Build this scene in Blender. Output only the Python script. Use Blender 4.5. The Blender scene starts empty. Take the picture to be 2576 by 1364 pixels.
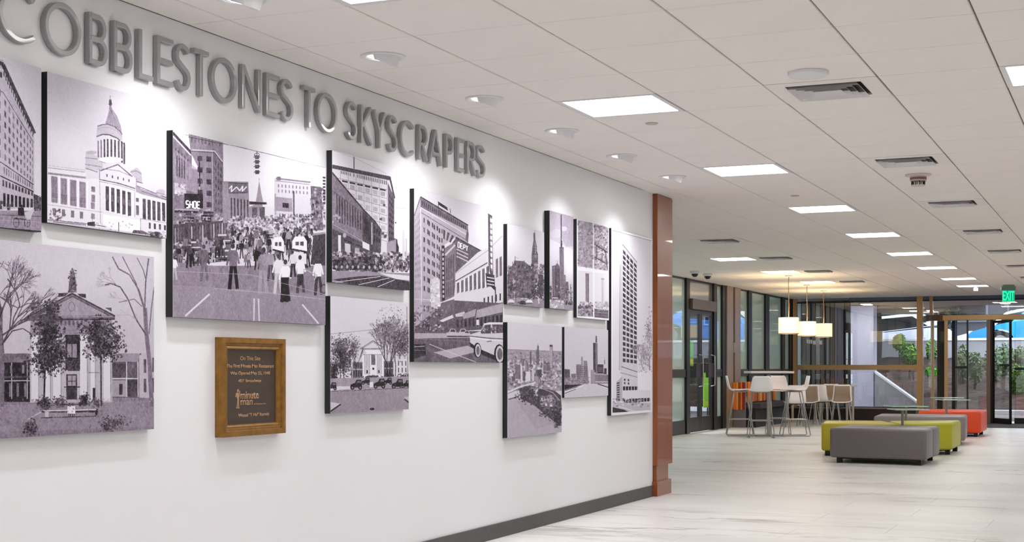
import bpy, bmesh, math, random
import numpy as np
from mathutils import Vector, Matrix

S = bpy.context.scene
COL = S.collection
# ------------------------------------------------------------------ camera, world, exposure
CAMZ, CEIL = 1.14, 2.68
FPX = 3600.0
THETA = math.atan2(1560.0, FPX)
CT, ST = math.cos(THETA), math.sin(THETA)
cam = bpy.data.cameras.new('camera')
cam.sensor_width = 36.0
cam.lens = FPX / 2576.0 * 36.0
cam.shift_y = (925.0 - 682.0) / 2576.0
cam.clip_end = 300
camo = bpy.data.objects.new('camera', cam); COL.objects.link(camo)
camo.location = (0, 0, CAMZ); camo.rotation_euler = (math.pi / 2, 0, THETA)
S.camera = camo
S.view_settings.view_transform = 'Standard'
S.view_settings.look = 'None'
S.view_settings.gamma = 1.0
S.view_settings.use_curve_mapping = False
S.view_settings.exposure = 0.0
w = bpy.data.worlds.new('overcast_sky'); S.world = w; w.use_nodes = True
w.node_tree.nodes['Background'].inputs[0].default_value = (0.78, 0.88, 1.0, 1)
w.node_tree.nodes['Background'].inputs[1].default_value = 5.5
S.cycles.max_bounces = 10; S.cycles.diffuse_bounces = 5; S.cycles.glossy_bounces = 4
S.cycles.transparent_max_bounces = 16
S.cycles.sample_clamp_indirect = 6.0
TROFFER = 16.0     # radiance of the ceiling panel lenses
WASH = 3.3         # watts of each wall washer
PEND = 5.0         # radiance of a pendant shade

# ------------------------------------------------------------------ geometry of the place, from the photograph
def CW(x, z):
    """lateral / depth of the camera frame -> world X, Y"""
    return (x * CT - z * ST, z * CT + x * ST)
def ray(px, py):
    x = (px - 1288.0) / FPX
    return (x * CT - ST, CT + x * ST, (925.0 - py) / FPX)
def onX(px, py, X):
    r = ray(px, py); t = X / r[0]; return (r[1] * t, CAMZ + r[2] * t)
def onY(px, py, Y):
    r = ray(px, py); t = Y / r[1]; return (r[0] * t, CAMZ + r[2] * t)
def onZ(px, py, Z):
    r = ray(px, py); t = (Z - CAMZ) / r[2]; return (r[0] * t, r[1] * t)

# ------------------------------------------------------------------ materials
MATS = {}
def lin(c): return tuple((v / 12.92 if v <= .04045 else ((v + .055) / 1.055) ** 2.4) for v in c)
def mat(name, rgb=(0.8, 0.8, 0.8), rough=.5, metal=0, spec=.5, bump=0, bscale=40, var=0, vscale=6, coat=0, stretch=None, srgb=True):
    if name in MATS: return MATS[name]
    m = bpy.data.materials.new(name); m.use_nodes = True; MATS[name] = m
    nt = m.node_tree; b = nt.nodes['Principled BSDF']
    c = lin(rgb) if srgb else rgb
    b.inputs['Base Color'].default_value = (*c, 1); b.inputs['Roughness'].default_value = rough
    b.inputs['Metallic'].default_value = metal; b.inputs['Specular IOR Level'].default_value = spec
    b.inputs['Coat Weight'].default_value = coat
    if bump or var:
        tc = nt.nodes.new('ShaderNodeTexCoord'); mp = nt.nodes.new('ShaderNodeMapping')
        nt.links.new(tc.outputs['Object'], mp.inputs[0])
        if stretch: mp.inputs['Scale'].default_value = stretch
    if var:
        n = nt.nodes.new('ShaderNodeTexNoise'); n.inputs['Scale'].default_value = vscale; n.inputs['Detail'].default_value = 6
        nt.links.new(mp.outputs[0], n.inputs['Vector'])
        r = nt.nodes.new('ShaderNodeValToRGB')
        r.color_ramp.elements[0].position = .3; r.color_ramp.elements[1].position = .7
        r.color_ramp.elements[0].color = (*[v * (1 - var) for v in c], 1)
        r.color_ramp.elements[1].color = (*[min(1, v * (1 + var)) for v in c], 1)
        nt.links.new(n.outputs[0], r.inputs[0]); nt.links.new(r.outputs[0], b.inputs['Base Color'])
    if bump:
        n2 = nt.nodes.new('ShaderNodeTexNoise'); n2.inputs['Scale'].default_value = bscale; n2.inputs['Detail'].default_value = 3
        nt.links.new(mp.outputs[0], n2.inputs['Vector'])
        bp = nt.nodes.new('ShaderNodeBump'); bp.inputs['Strength'].default_value = bump; bp.inputs['Distance'].default_value = .01
        nt.links.new(n2.outputs[0], bp.inputs['Height']); nt.links.new(bp.outputs[0], b.inputs['Normal'])
    return m
def emit(name, rgb, s, base=(.8, .8, .8)):
    if name in MATS: return MATS[name]
    m = mat(name, base, .6); b = m.node_tree.nodes['Principled BSDF']
    b.inputs['Emission Color'].default_value = (*rgb, 1); b.inputs['Emission Strength'].default_value = s
    return m
def glass(name, tint=(1, 1, 1), refl=1.0, frost=None, frost_col=(.6, .68, .66), rough=0.0):
    """thin pane: clear (or partly frosted) body under a fresnel-weighted reflection"""
    m = bpy.data.materials.new(name); m.use_nodes = True; nt = m.node_tree; nt.nodes.clear(); MATS[name] = m
    out = nt.nodes.new('ShaderNodeOutputMaterial'); mx = nt.nodes.new('ShaderNodeMixShader')
    fr = nt.nodes.new('ShaderNodeFresnel'); ge = nt.nodes.new('ShaderNodeNewGeometry')
    mi = nt.nodes.new('ShaderNodeMapRange'); mi.inputs[3].default_value = 1.5; mi.inputs[4].default_value = 1 / 1.5   # same outer index for both faces of the pane
    nt.links.new(ge.outputs['Backfacing'], mi.inputs[0]); nt.links.new(mi.outputs[0], fr.inputs['IOR'])
    ml = nt.nodes.new('ShaderNodeMath'); ml.operation = 'MULTIPLY'; ml.inputs[1].default_value = refl; ml.use_clamp = True
    tr = nt.nodes.new('ShaderNodeBsdfTransparent'); tr.inputs[0].default_value = (*tint, 1)
    gl = nt.nodes.new('ShaderNodeBsdfGlossy'); gl.inputs['Roughness'].default_value = rough
    nt.links.new(fr.outputs[0], ml.inputs[0]); nt.links.new(ml.outputs[0], mx.inputs[0])
    body = tr
    if frost:
        mx2 = nt.nodes.new('ShaderNodeMixShader'); mx2.inputs[0].default_value = frost
        df = nt.nodes.new('ShaderNodeBsdfDiffuse'); df.inputs[0].default_value = (*frost_col, 1)
        nt.links.new(tr.outputs[0], mx2.inputs[1]); nt.links.new(df.outputs[0], mx2.inputs[2]); body = mx2
    nt.links.new(body.outputs[0], mx.inputs[1]); nt.links.new(gl.outputs[0], mx.inputs[2])
    nt.links.new(mx.outputs[0], out.inputs[0])
    return m

# ------------------------------------------------------------------ mesh helpers
def obj(name, bm, m, parent=None, loc=None, smooth=False, rz=0, **tags):
    me = bpy.data.meshes.new(name)
    bmesh.ops.recalc_face_normals(bm, faces=bm.faces)
    bm.to_mesh(me); bm.free()
    if m: me.materials.append(m)
    if smooth:
        for p in me.polygons: p.use_smooth = True
    o = bpy.data.objects.new(name, me); COL.objects.link(o)
    if loc: o.location = loc
    if rz: o.rotation_euler = (0, 0, rz)
    if parent: o.parent = parent
    for k, v in tags.items(): o[k] = v
    return o
def tag(o, label, cat, group=None):
    o['label'] = label; o['category'] = cat
    if group: o['group'] = group
    return o
def empty(name, loc=(0, 0, 0), label=None, cat=None, group=None, rz=0):
    o = bpy.data.objects.new(name, None); COL.objects.link(o); o.location = loc; o.rotation_euler = (0, 0, rz)
    o.empty_display_size = .1
    if label: tag(o, label, cat, group)
    return o
def struct(o):
    o['kind'] = 'structure'; return o
def dup(root, loc, rz=0, label=None, group=None):
    r = root.copy(); COL.objects.link(r); r.location = loc; r.rotation_euler = (0, 0, rz)
    if label: r['label'] = label
    if group: r['group'] = group
    for ch in list(root.children):
        c = ch.copy(); COL.objects.link(c); c.parent = r
        for g in list(ch.children):
            d = g.copy(); COL.objects.link(d); d.parent = c
    return r
def B(): return bmesh.new()
def box(bm, x0, x1, y0, y1, z0, z1, bev=0, seg=2):
    r = bmesh.ops.create_cube(bm, size=1)
    vs = r['verts']
    for v in vs:
        v.co = Vector((x0 + (v.co.x + .5) * (x1 - x0), y0 + (v.co.y + .5) * (y1 - y0), z0 + (v.co.z + .5) * (z1 - z0)))
    if bev:
        es = list({e for v in vs for e in v.link_edges})
        bmesh.ops.bevel(bm, geom=es, offset=bev, segments=seg, affect='EDGES', profile=.5)
    return bm
def cyl(bm, x, y, z0, z1, r, r2=None, n=24):
    r2 = r if r2 is None else r2
    a = [bm.verts.new((x + r * math.cos(2 * math.pi * i / n), y + r * math.sin(2 * math.pi * i / n), z0)) for i in range(n)]
    b = [bm.verts.new((x + r2 * math.cos(2 * math.pi * i / n), y + r2 * math.sin(2 * math.pi * i / n), z1)) for i in range(n)]
    for i in range(n): bm.faces.new((a[i], a[(i + 1) % n], b[(i + 1) % n], b[i]))
    bm.faces.new(a[::-1]); bm.faces.new(b)
    return bm
def lathe(bm, prof, n=28, cx=0, cy=0, cap=True):
    rings = []
    for r, z in prof:
        rings.append([bm.verts.new((cx + r * math.cos(2 * math.pi * i / n), cy + r * math.sin(2 * math.pi * i / n), z)) for i in range(n)])
    for k in range(len(rings) - 1):
        for i in range(n):
            bm.faces.new((rings[k][i], rings[k][(i + 1) % n], rings[k + 1][(i + 1) % n], rings[k + 1][i]))
    if cap:
        bm.faces.new(rings[0][::-1]); bm.faces.new(rings[-1])
    return bm
def tube(bm, pts, r, n=8, closed=False):
    P = [Vector(p) for p in pts]; N = len(P); rings = []
    up = Vector((0, 0, 1)); prev = None
    for i, p in enumerate(P):
        if closed: t = (P[(i + 1) % N] - P[i - 1])
        else: t = P[min(i + 1, N - 1)] - P[max(i - 1, 0)]
        t.normalize()
        if prev is None:
            a = t.cross(up)
            if a.length < .1: a = t.cross(Vector((1, 0, 0)))
        else:
            a = prev - t * prev.dot(t)
        a.normalize(); prev = a; b = t.cross(a)
        rings.append([bm.verts.new(p + (a * math.cos(2 * math.pi * k / n) + b * math.sin(2 * math.pi * k / n)) * r) for k in range(n)])
    M = N if closed else N - 1
    for i in range(M):
        A, Bq = rings[i], rings[(i + 1) % N]
        for k in range(n): bm.faces.new((A[k], A[(k + 1) % n], Bq[(k + 1) % n], Bq[k]))
    if not closed:
        bm.faces.new(rings[0][::-1]); bm.faces.new(rings[-1])
    return bm
def prism(bm, pts, axis, a0, a1):
    """2D outline extruded along an axis ('X': pts are (y,z), 'Y': (x,z), 'Z': (x,y))"""
    f = {'X': lambda p, a: (a, p[0], p[1]), 'Y': lambda p, a: (p[0], a, p[1]), 'Z': lambda p, a: (p[0], p[1], a)}[axis]
    A = [bm.verts.new(f(p, a0)) for p in pts]; C = [bm.verts.new(f(p, a1)) for p in pts]
    n = len(pts)
    for i in range(n): bm.faces.new((A[i], A[(i + 1) % n], C[(i + 1) % n], C[i]))
    bm.faces.new(A[::-1]); bm.faces.new(C)
    return bm
# ------------------------------------------------------------------ room shell
WX = -3.895           # photo wall plane
SX = -7.05            # storefront plane
WEND = 12.10
BY = 32.0             # far glazing plane
GX = lambda n: -0.630 - 0.6096 * n      # ceiling grid lines
GYs = 0.596
GY = lambda k: 8.30 + GYs * k
XR, Y0 = 5.0, -4.0

wall_mat = mat('white_wall_paint', (.89, .888, .905), .55, bump=.06, bscale=220)
ceil_mat = mat('acoustic_tile', (.925, .905, .89), .9, spec=.1, bump=.25, bscale=260, var=.012, vscale=3)
grid_mat = mat('ceiling_grid_paint', (.50, .475, .45), .7)
metal_w = mat('white_fixture_metal', (.86, .86, .87), .4)
bronze = mat('dark_bronze_frame', (.075, .06, .05), .4, metal=.3)
bronze_m = mat('brushed_bronze_panel', (.64, .57, .49), .36, metal=.6, bump=.03, bscale=60, stretch=(1, 1, .05))
brass = mat('warm_bronze_bar', (.74, .60, .42), .35, metal=.45)
black_m = mat('black_plastic', (.03, .03, .035), .5)
dark_m = mat('dark_grey_panel', (.20, .19, .20), .6)
cherry = mat('cherry_wood', (.53, .275, .105), .3, var=.16, vscale=7, stretch=(9, 9, .5), coat=.35)
base_mat = mat('charcoal_rubber_base', (.31, .30, .30), .6, var=.1, vscale=30)
chrome = mat('brushed_steel', (.62, .61, .60), .3, metal=.9)

# walls
o = obj('wall_left', box(B(), WX - .2, WX, Y0, WEND + .02, 0, CEIL), wall_mat); struct(o)
o['label'] = 'long white wall carrying the photo panels'
struct(obj('wall_right', box(B(), XR, XR + .15, Y0, BY + .2, 0, CEIL), wall_mat))
struct(obj('wall_rear', box(B(), WX - .2, XR + .15, Y0 - .15, Y0, 0, CEIL), wall_mat))
struct(obj('wall_side', box(B(), SX - .2, WX - .2, WEND + .25, WEND + .45, 0, CEIL), wall_mat))
struct(obj('wall_front', box(B(), SX - .2, SX - .05, WEND + .25, 18.0, 0, CEIL), wall_mat))
struct(obj('baseboard_left', box(B(), WX, WX + .012, Y0, WEND - .0, 0, .10, .003), base_mat))

# wooden pilaster that ends the wall
pil = empty('wood_pilaster', (WX, WEND, 0), 'reddish cherry wood pilaster ending the photo wall, from floor to ceiling', 'pilaster')
obj('shaft', box(B(), -.16, .045, .02, .47, .268, CEIL - .004, .004), cherry, pil)
obj('neck', box(B(), -.14, .032, .035, .38, .128, .27, .002), cherry, pil)
obj('plinth', box(B(), -.16, .05, .0, .42, 0, .13, .004), cherry, pil)
obj('top_reveal', box(B(), -.1, .04, .10, .45, CEIL - .02, CEIL - .0005), dark_m, pil)

# ---- ceiling: backing slab, every tile a piece
ceiling = struct(obj('ceiling', box(B(), SX - .3, XR + .3, Y0 - .2, BY + .35, CEIL + .012, CEIL + .16), grid_mat))
def tile_bm(w, d, t=.012):
    bm = B(); c = .004
    def ring(i, z): return [bm.verts.new(p) for p in ((i, i, z), (w - i, i, z), (w - i, d - i, z), (i, d - i, z))]
    a = ring(0, t); b = ring(0, .003); e = ring(.003, 0)
    for A, C in ((a, b), (b, e)):
        for k in range(4): bm.faces.new((A[k], A[(k + 1) % 4], C[(k + 1) % 4], C[k]))
    bm.faces.new(e)
    return bm
gapx, gapy = .009, .007
TW, TD = .6096 - gapx, GYs - gapy
def visible(X, Y, Z):
    z = Y * CT - X * ST; x = Y * ST + X * CT
    if z < .5: return None
    px = 1288 + FPX * x / z; py = 925 - FPX * (Z - CAMZ) / z
    return px, py, z
lights_cells = set(); vent_cells = set()
for k in range(-20, 40, 5):
    for n in (3, -1, -5, 11):
        lights_cells.add((n, k))
lights_cells = {(n, k) for (n, k) in lights_cells if not (n == 7)}
# columns: cell n spans GX(n+1)..GX(n)
L_CELLS, V_CELLS = [], []
for k in list(range(-20, 31, 5)) + [34]:
    L_CELLS.append((3, k))                                   # the long run of lights seen down the hall
for k in range(-20, 31, 5):
    L_CELLS.append((-1, k)); L_CELLS.append((-5, k))
for k in (20, 25, 30): L_CELLS.append((7, k))
L_CELLS += [(7, k) for k in (15,) if False]
for k in (0, 5, 10, 15, 20, 25, 30): V_CELLS.append((1, k))
for k in (15, 20, 25, 30): V_CELLS.append((6, k))
L_SET, V_SET = set(L_CELLS), set(V_CELLS)
full_mesh = None; tiles = []
edge_line = GX(5)
for n in range(-10, 11):
    x0, x1 = GX(n + 1), GX(n)
    for k in range(-21, 42):
        y0, y1 = GY(k - 1), GY(k)
        if (n, k) in L_SET or (n, k) in V_SET: continue
        if y1 > BY + .3: y1 = BY + .3
        if y1 - y0 < .05: continue
        a, b = x0, x1
        if b > XR: b = XR
        if y0 < WEND + .6 - .02 and n >= 5:
            if n > 5: continue
            if y1 <= WEND + .3: a = max(a, WX)
        if a < SX: a = SX
        if b - a < .05: continue
        v = visible((a + b) / 2, (y0 + y1) / 2, CEIL)
        area = 0
        if v and -250 < v[0] < 2800 and -200 < v[1]: area = 1 / v[2] ** 3
        tiles.append((area, a, b, y0, y1))
tiles.sort(key=lambda t: -t[0])
cache = {}
rest = B()
for i, (ar, a, b, y0, y1) in enumerate(tiles):
    w_, d_ = b - a - gapx, y1 - y0 - gapy
    if i < 296 and ar > 0:
        key = (round(w_, 3), round(d_, 3))
        if key not in cache:
            me = bpy.data.meshes.new('ceiling_tile'); t = tile_bm(w_, d_); bmesh.ops.recalc_face_normals(t, faces=t.faces); t.to_mesh(me); t.free()
            me.materials.append(ceil_mat); cache[key] = me
        o = bpy.data.objects.new('ceiling_tile', cache[key]); COL.objects.link(o)
        o.location = (a + gapx / 2, y0 + gapy / 2, CEIL); o.parent = ceiling
    else:
        x, y = a + gapx / 2, y0 + gapy / 2
        vv = [rest.verts.new(p) for p in ((x, y, CEIL), (x + w_, y, CEIL), (x + w_, y + d_, CEIL), (x, y + d_, CEIL))]
        uu = [rest.verts.new((q.co.x, q.co.y, CEIL + .012)) for q in vv]
        rest.faces.new(vv)
        for q in range(4): rest.faces.new((vv[q], vv[(q + 1) % 4], uu[(q + 1) % 4], uu[q]))
obj('ceiling_tiles_far', rest, ceil_mat, ceiling, kind='stuff')

# ---- lay-in lights
lens_mat = emit('troffer_lens', (1.0, .975, .94), TROFFER, (.9, .9, .9))
def light_proto(loc, label, group):
    t = empty('ceiling_light', loc, label, 'ceiling light', group)
    w_, d_ = TW, TD
    bm = B(); f = .03
    for (a, b, c, d) in ((0, f, 0, d_), (w_ - f, w_, 0, d_), (f, w_ - f, 0, f), (f, w_ - f, d_ - f, d_)):
        box(bm, a, b, c, d, -.001, .011)
    obj('frame', bm, metal_w, t)
    obj('lens', box(B(), f, w_ - f, f, d_ - f, .004, .011), lens_mat, t)
    return t
def cell_loc(n, k): return (GX(n + 1) + gapx / 2, GY(k - 1) + gapy / 2, CEIL)
order = ['nearest', 'second', 'third', 'fourth', 'fifth', 'sixth', 'seventh', 'eighth', 'ninth']
lproto = None; cnt = {3: 0, 7: 0}
for n, k in L_CELLS:
    grp = 'square recessed ceiling lights'
    if n == 3 and k >= -5:
        i = cnt[3]; cnt[3] += 1
        lab = ('square ceiling light cut by the top edge above the wall lettering' if i == 0 else
               '%s whole square light of the long run down the ceiling%s' % (order[i - 1], {1: ', the largest', 8: ', nearest the far glazing'}.get(i, '')))
    elif n == 7:
        i = cnt[7]; cnt[7] += 1
        lab = '%s of the three square lights over the cafe seating' % ['nearest', 'middle', 'farthest'][i]
    elif n == -1 and k == 0: lab = 'square ceiling light cut off by the right edge of the view'
    else: lab = 'square ceiling light outside the view, %s row, %s' % ({3: 'photo wall', -1: 'middle', -5: 'right-hand', 7: 'cafe'}[n], (order[min(8, k // 5)] + ' ahead of the long run start') if k > 0 else (order[-k // 5] + ' going back towards the rear'))
    if lproto is None: lproto = light_proto(cell_loc(n, k), lab, grp)
    else: dup(lproto, cell_loc(n, k), 0, lab, grp)

# ---- air vents: square panel, nested louvre rings
def vent_proto(loc, label, group):
    t = empty('ceiling_vent', loc, label, 'vent', group)
    w_, d_ = TW, TD
    obj('dark_throat', box(B(), .10, w_ - .10, .10, d_ - .10, .0105, .0118), black_m, t)
    bm = B(); f = .095
    for (a, b, c, d) in ((0, f, 0, d_), (w_ - f, w_, 0, d_), (f, w_ - f, 0, f), (f, w_ - f, d_ - f, d_)):
        box(bm, a, b, c, d, -.001, .010)
    obj('face_plate', bm, mat('vent_plate_paint', (.90, .88, .865), .6), t)
    for q in range(4):
        i0 = .105 + q * .038
        bm = B(); z0, z1 = -.016, .010
        o_ = [bm.verts.new(p) for p in ((i0, i0, z0), (w_ - i0, i0, z0), (w_ - i0, d_ - i0, z0), (i0, d_ - i0, z0))]
        j = i0 + .026
        p_ = [bm.verts.new(p) for p in ((j, j, z1), (w_ - j, j, z1), (w_ - j, d_ - j, z1), (j, d_ - j, z1))]
        for e in range(4): bm.faces.new((o_[e], o_[(e + 1) % 4], p_[(e + 1) % 4], p_[e]))
        if q == 3: bm.faces.new(p_)
        obj('louvre', bm, mat('vent_louvre_paint', (.84, .83, .84), .45), t)
    return t
vproto = None; c1 = c6 = 0
for n, k in V_CELLS:
    if n == 1: lab = '%s square air vent of the right-hand row of vents' % order[c1]; c1 += 1
    else: lab = '%s square air vent of the row beside the cafe lights' % order[c6]; c6 += 1
    if vproto is None: vproto = vent_proto(cell_loc(n, k), lab, 'square air vents in the ceiling')
    else: dup(vproto, cell_loc(n, k), 0, lab, 'square air vents in the ceiling')

# ---- small ceiling devices
sp = tag(obj('ceiling_speaker', lathe(B(), [(.105, CEIL - .001), (.105, CEIL - .012), (.098, CEIL - .02), (.05, CEIL - .026), (.0, CEIL - .027)], cx=-1.548, cy=7.46, cap=False), metal_w, smooth=True),
         'flat round white disc on the ceiling in front of the nearest vent', 'speaker')
sd = empty('smoke_detector', (-1.564, 11.75, CEIL), 'smoke detector hanging just past the second vent', 'smoke detector')
obj('base_plate', lathe(B(), [(.10, 0), (.10, -.012), (.085, -.016), (0, -.016)], cap=False), mat('detector_white', (.80, .76, .73), .5), sd)
obj('housing', lathe(B(), [(.066, -.014), (.062, -.055), (0, -.055)], cap=False), mat('detector_white2', (.74, .68, .66), .5), sd)
obj('lettering_band', lathe(B(), [(.0655, -.026), (.0645, -.045)], cap=False), mat('detector_band', (.50, .36, .34), .5), sd)
bm = B()
for i in range(10):
    a = i * math.pi / 5
    box(bm, .05 * math.cos(a) - .004, .05 * math.cos(a) + .004, .05 * math.sin(a) - .004, .05 * math.sin(a) + .004, -.088, -.054)
obj('sensor_cage', bm, dark_m, sd)
obj('cap', lathe(B(), [(.054, -.084), (.05, -.094), (0, -.095)], cap=False), MATS['detector_white'], sd)
def sprinkler(x, y, label):
    t = empty('sprinkler_head', (x, y, CEIL), label, 'sprinkler', 'sprinkler heads in the ceiling')
    obj('escutcheon', lathe(B(), [(.04, 0), (.04, -.004), (.034, -.008), (0, -.009)], n=18, cap=False), mat('sprinkler_plate', (.72, .68, .66), .5), t)
    return t
sprinkler(-2.776, 8.62, 'small round sprinkler plate just past the largest ceiling light')
sprinkler(-2.767, 12.75, 'small round sprinkler plate before the third light of the run')
for q, (X, Y, lab) in enumerate(((-6.40, 22.1, 'left dome security camera on the ceiling by the glass door'), (-6.37, 22.75, 'right dome security camera on the ceiling by the glass door'))):
    t = empty('security_camera', (X, Y, CEIL), lab, 'camera', 'dome cameras by the storefront')
    obj('housing', lathe(B(), [(.075, 0), (.075, -.035), (.06, -.045)], n=20), metal_w, t)
    obj('dome', lathe(B(), [(.055, -.044), (.05, -.07), (.03, -.09), (.0, -.096)], n=20, cap=False), mat('camera_dome', (.04, .04, .05), .1), t, smooth=True)
t = empty('motion_sensor', (-2.72, 28.4, CEIL), 'small white sensor hanging in front of the farthest ceiling light', 'sensor')
obj('stem', box(B(), -.02, .02, -.02, .02, -.03, 0), metal_w, t); obj('housing', box(B(), -.04, .04, -.03, .03, -.09, -.03, .008), metal_w, t)

# ---- wall washers: trim ring, half-round hood, lamp throwing light at the photo wall
def washer(Y, label):
    t = empty('wall_washer', (-3.40, Y, CEIL), label, 'spotlight', 'wall washer lights over the photo wall')
    obj('trim_ring', lathe(B(), [(.112, 0), (.112, -.006), (.10, -.010), (.085, -.006), (.085, 0)], n=28, cap=False), metal_w, t)
    bm = B(); N = 16; r = .088
    top = [bm.verts.new((r * math.cos(a), r * math.sin(a), -.002)) for a in [math.radians(-95 + i * 190 / N) for i in range(N + 1)]]
    bot = []
    for i in range(N + 1):
        a = math.radians(-95 + i * 190 / N); kk = .5 + .5 * math.cos(a)
        bot.append(bm.verts.new((r * .80 * math.cos(a), r * .86 * math.sin(a), -.008 - .047 * kk)))
    for i in range(N): bm.faces.new((top[i], top[i + 1], bot[i + 1], bot[i]))
    c = bm.verts.new((-.01, 0, -.022))
    for i in range(N): bm.faces.new((bot[i], bot[i + 1], c))
    hood = obj('hood', bm, metal_w, t, smooth=False)
    bm = B()
    q = [bm.verts.new(p) for p in ((-.07, -.035, -.004), (-.07, .035, -.004), (-.03, .055, -.013), (-.03, -.055, -.013))]
    bm.faces.new(q)
    obj('lamp_face', bm, emit('washer_lamp', (1, 1, 1), 3), t)
    return t
WASH_Y = [2.6, 3.8, 5.02, 6.24, 7.45, 8.66, 9.86, 11.1]
wl = ['outside the view, nearest the rear', 'outside the view, beside the letter C', 'cut by the top edge of the view', 'above the word TO', 'above the first S of SKYSCRAPERS', 'above the last letters of SKYSCRAPERS', 'before the farthest one, over the church panel', 'farthest, nearest the wooden pilaster']
for Y, q in zip(WASH_Y, wl):
    washer(Y, 'hooded wall washer light ' + q)
    l = bpy.data.lights.new('washer_light', 'SPOT'); l.energy = WASH * 4 * math.pi; l.spot_size = math.radians(116); l.spot_blend = 1.0
    l.shadow_soft_size = .035; l.color = (.97, .98, 1.0)
    lo = bpy.data.objects.new('washer_light', l); COL.objects.link(lo)
    lo.location = (-3.42, Y, CEIL - .07)
    lo.rotation_euler = Vector((-.22, 0, -1)).to_track_quat('-Z', 'Y').to_euler()

# ---- floor: slab plus marble-look tiles as pieces
slab = struct(obj('floor', box(B(), SX - .3, XR + .3, Y0 - .2, BY + .1, -.12, -.006), mat('grout', (.74, .73, .71), .8)))
fm = bpy.data.materials.new('veined_marble_tile'); fm.use_nodes = True; MATS['marble'] = fm
nt = fm.node_tree; b = nt.nodes['Principled BSDF']; b.inputs['Roughness'].default_value = .3; b.inputs['Specular IOR Level'].default_value = .3
g = nt.nodes.new('ShaderNodeNewGeometry'); oi = nt.nodes.new('ShaderNodeObjectInfo')
mp = nt.nodes.new('ShaderNodeMapping'); mp.inputs['Scale'].default_value = (.36, 1.15, 1)
nt.links.new(g.outputs['Position'], mp.inputs[0])
n1 = nt.nodes.new('ShaderNodeTexNoise'); n1.inputs['Scale'].default_value = 1.0; n1.inputs['Detail'].default_value = 7; n1.inputs['Roughness'].default_value = .58; n1.inputs['Distortion'].default_value = .9
nt.links.new(mp.outputs[0], n1.inputs['Vector'])
sb = nt.nodes.new('ShaderNodeMath'); sb.operation = 'SUBTRACT'; sb.inputs[1].default_value = .5; nt.links.new(n1.outputs[0], sb.inputs[0])
ab = nt.nodes.new('ShaderNodeMath'); ab.operation = 'ABSOLUTE'; nt.links.new(sb.outputs[0], ab.inputs[0])
vr = nt.nodes.new('ShaderNodeValToRGB'); vr.color_ramp.elements[0].position = 0; vr.color_ramp.elements[0].color = (1, 1, 1, 1)
vr.color_ramp.elements[1].position = .021; vr.color_ramp.elements[1].color = (0, 0, 0, 1); nt.links.new(ab.outputs[0], vr.inputs[0])
n2 = nt.nodes.new('ShaderNodeTexNoise'); n2.inputs['Scale'].default_value = 1.1; n2.inputs['Detail'].default_value = 4; nt.links.new(mp.outputs[0], n2.inputs['Vector'])
mr = nt.nodes.new('ShaderNodeMapRange'); mr.inputs[1].default_value = .45; mr.inputs[2].default_value = .64; nt.links.new(n2.outputs[0], mr.inputs[0])
mu = nt.nodes.new('ShaderNodeMath'); mu.operation = 'MULTIPLY'; nt.links.new(vr.outputs[0], mu.inputs[0]); nt.links.new(mr.outputs[0], mu.inputs[1])
n3 = nt.nodes.new('ShaderNodeTexNoise'); n3.inputs['Scale'].default_value = 1.2; n3.inputs['Detail'].default_value = 4; nt.links.new(mp.outputs[0], n3.inputs['Vector'])
bas = nt.nodes.new('ShaderNodeValToRGB')
bas.color_ramp.elements[0].position = .32; bas.color_ramp.elements[0].color = (*lin((.845, .838, .828)), 1)
bas.color_ramp.elements[1].position = .58; bas.color_ramp.elements[1].color = (*lin((.90, .893, .885)), 1); nt.links.new(n3.outputs[0], bas.inputs[0])
mc = nt.nodes.new('ShaderNodeMix'); mc.data_type = 'RGBA'; mc.inputs['B'].default_value = (*lin((.66, .64, .615)), 1)
nt.links.new(mu.outputs[0], mc.inputs['Factor']); nt.links.new(bas.outputs[0], mc.inputs['A'])
nt.links.new(mc.outputs['Result'], b.inputs['Base Color'])
rr = nt.nodes.new('ShaderNodeMapRange'); rr.inputs[3].default_value = .26; rr.inputs[4].default_value = .4; nt.links.new(n3.outputs[0], rr.inputs[0]); nt.links.new(rr.outputs[0], b.inputs['Roughness'])
FT = []
fw, fd = 1.22, .61
j = 0; y = Y0
while y < BY:
    x = SX - (0.61 if j % 2 else 0)
    while x < XR:
        a, b_ = max(x, SX), min(x + fw, XR); c_, d_ = y, min(y + fd, BY)
        if b_ - a > .05 and d_ - c_ > .05 and not (b_ < WX - .2 and c_ < WEND):
            v = visible((a + b_) / 2, (c_ + d_) / 2, 0); ar = 0
            if v and -100 < v[0] < 2700 and v[1] < 1450: ar = 1 / v[2] ** 3
            FT.append((ar, a, b_, c_, d_))
        x += fw
    y += fd; j += 1
FT.sort(key=lambda t: -t[0])
cache = {}; rest = B()
for i, (ar, a, b_, c_, d_) in enumerate(FT):
    w_, dd = b_ - a - .0024, d_ - c_ - .0024
    if i < 296 and ar > 0:
        key = (round(w_, 3), round(dd, 3))
        if key not in cache:
            me = bpy.data.meshes.new('floor_tile'); t = box(B(), 0, w_, 0, dd, -.006, 0); t.to_mesh(me); t.free(); me.materials.append(fm); cache[key] = me
        o = bpy.data.objects.new('floor_tile', cache[key]); COL.objects.link(o); o.location = (a + .0012, c_ + .0012, 0); o.parent = slab
    else:
        box(rest, a + .0012, a + .0012 + w_, c_ + .0012, c_ + .0012 + dd, -.006, 0)
obj('floor_tiles_far', rest, fm, slab, kind='stuff')
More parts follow.
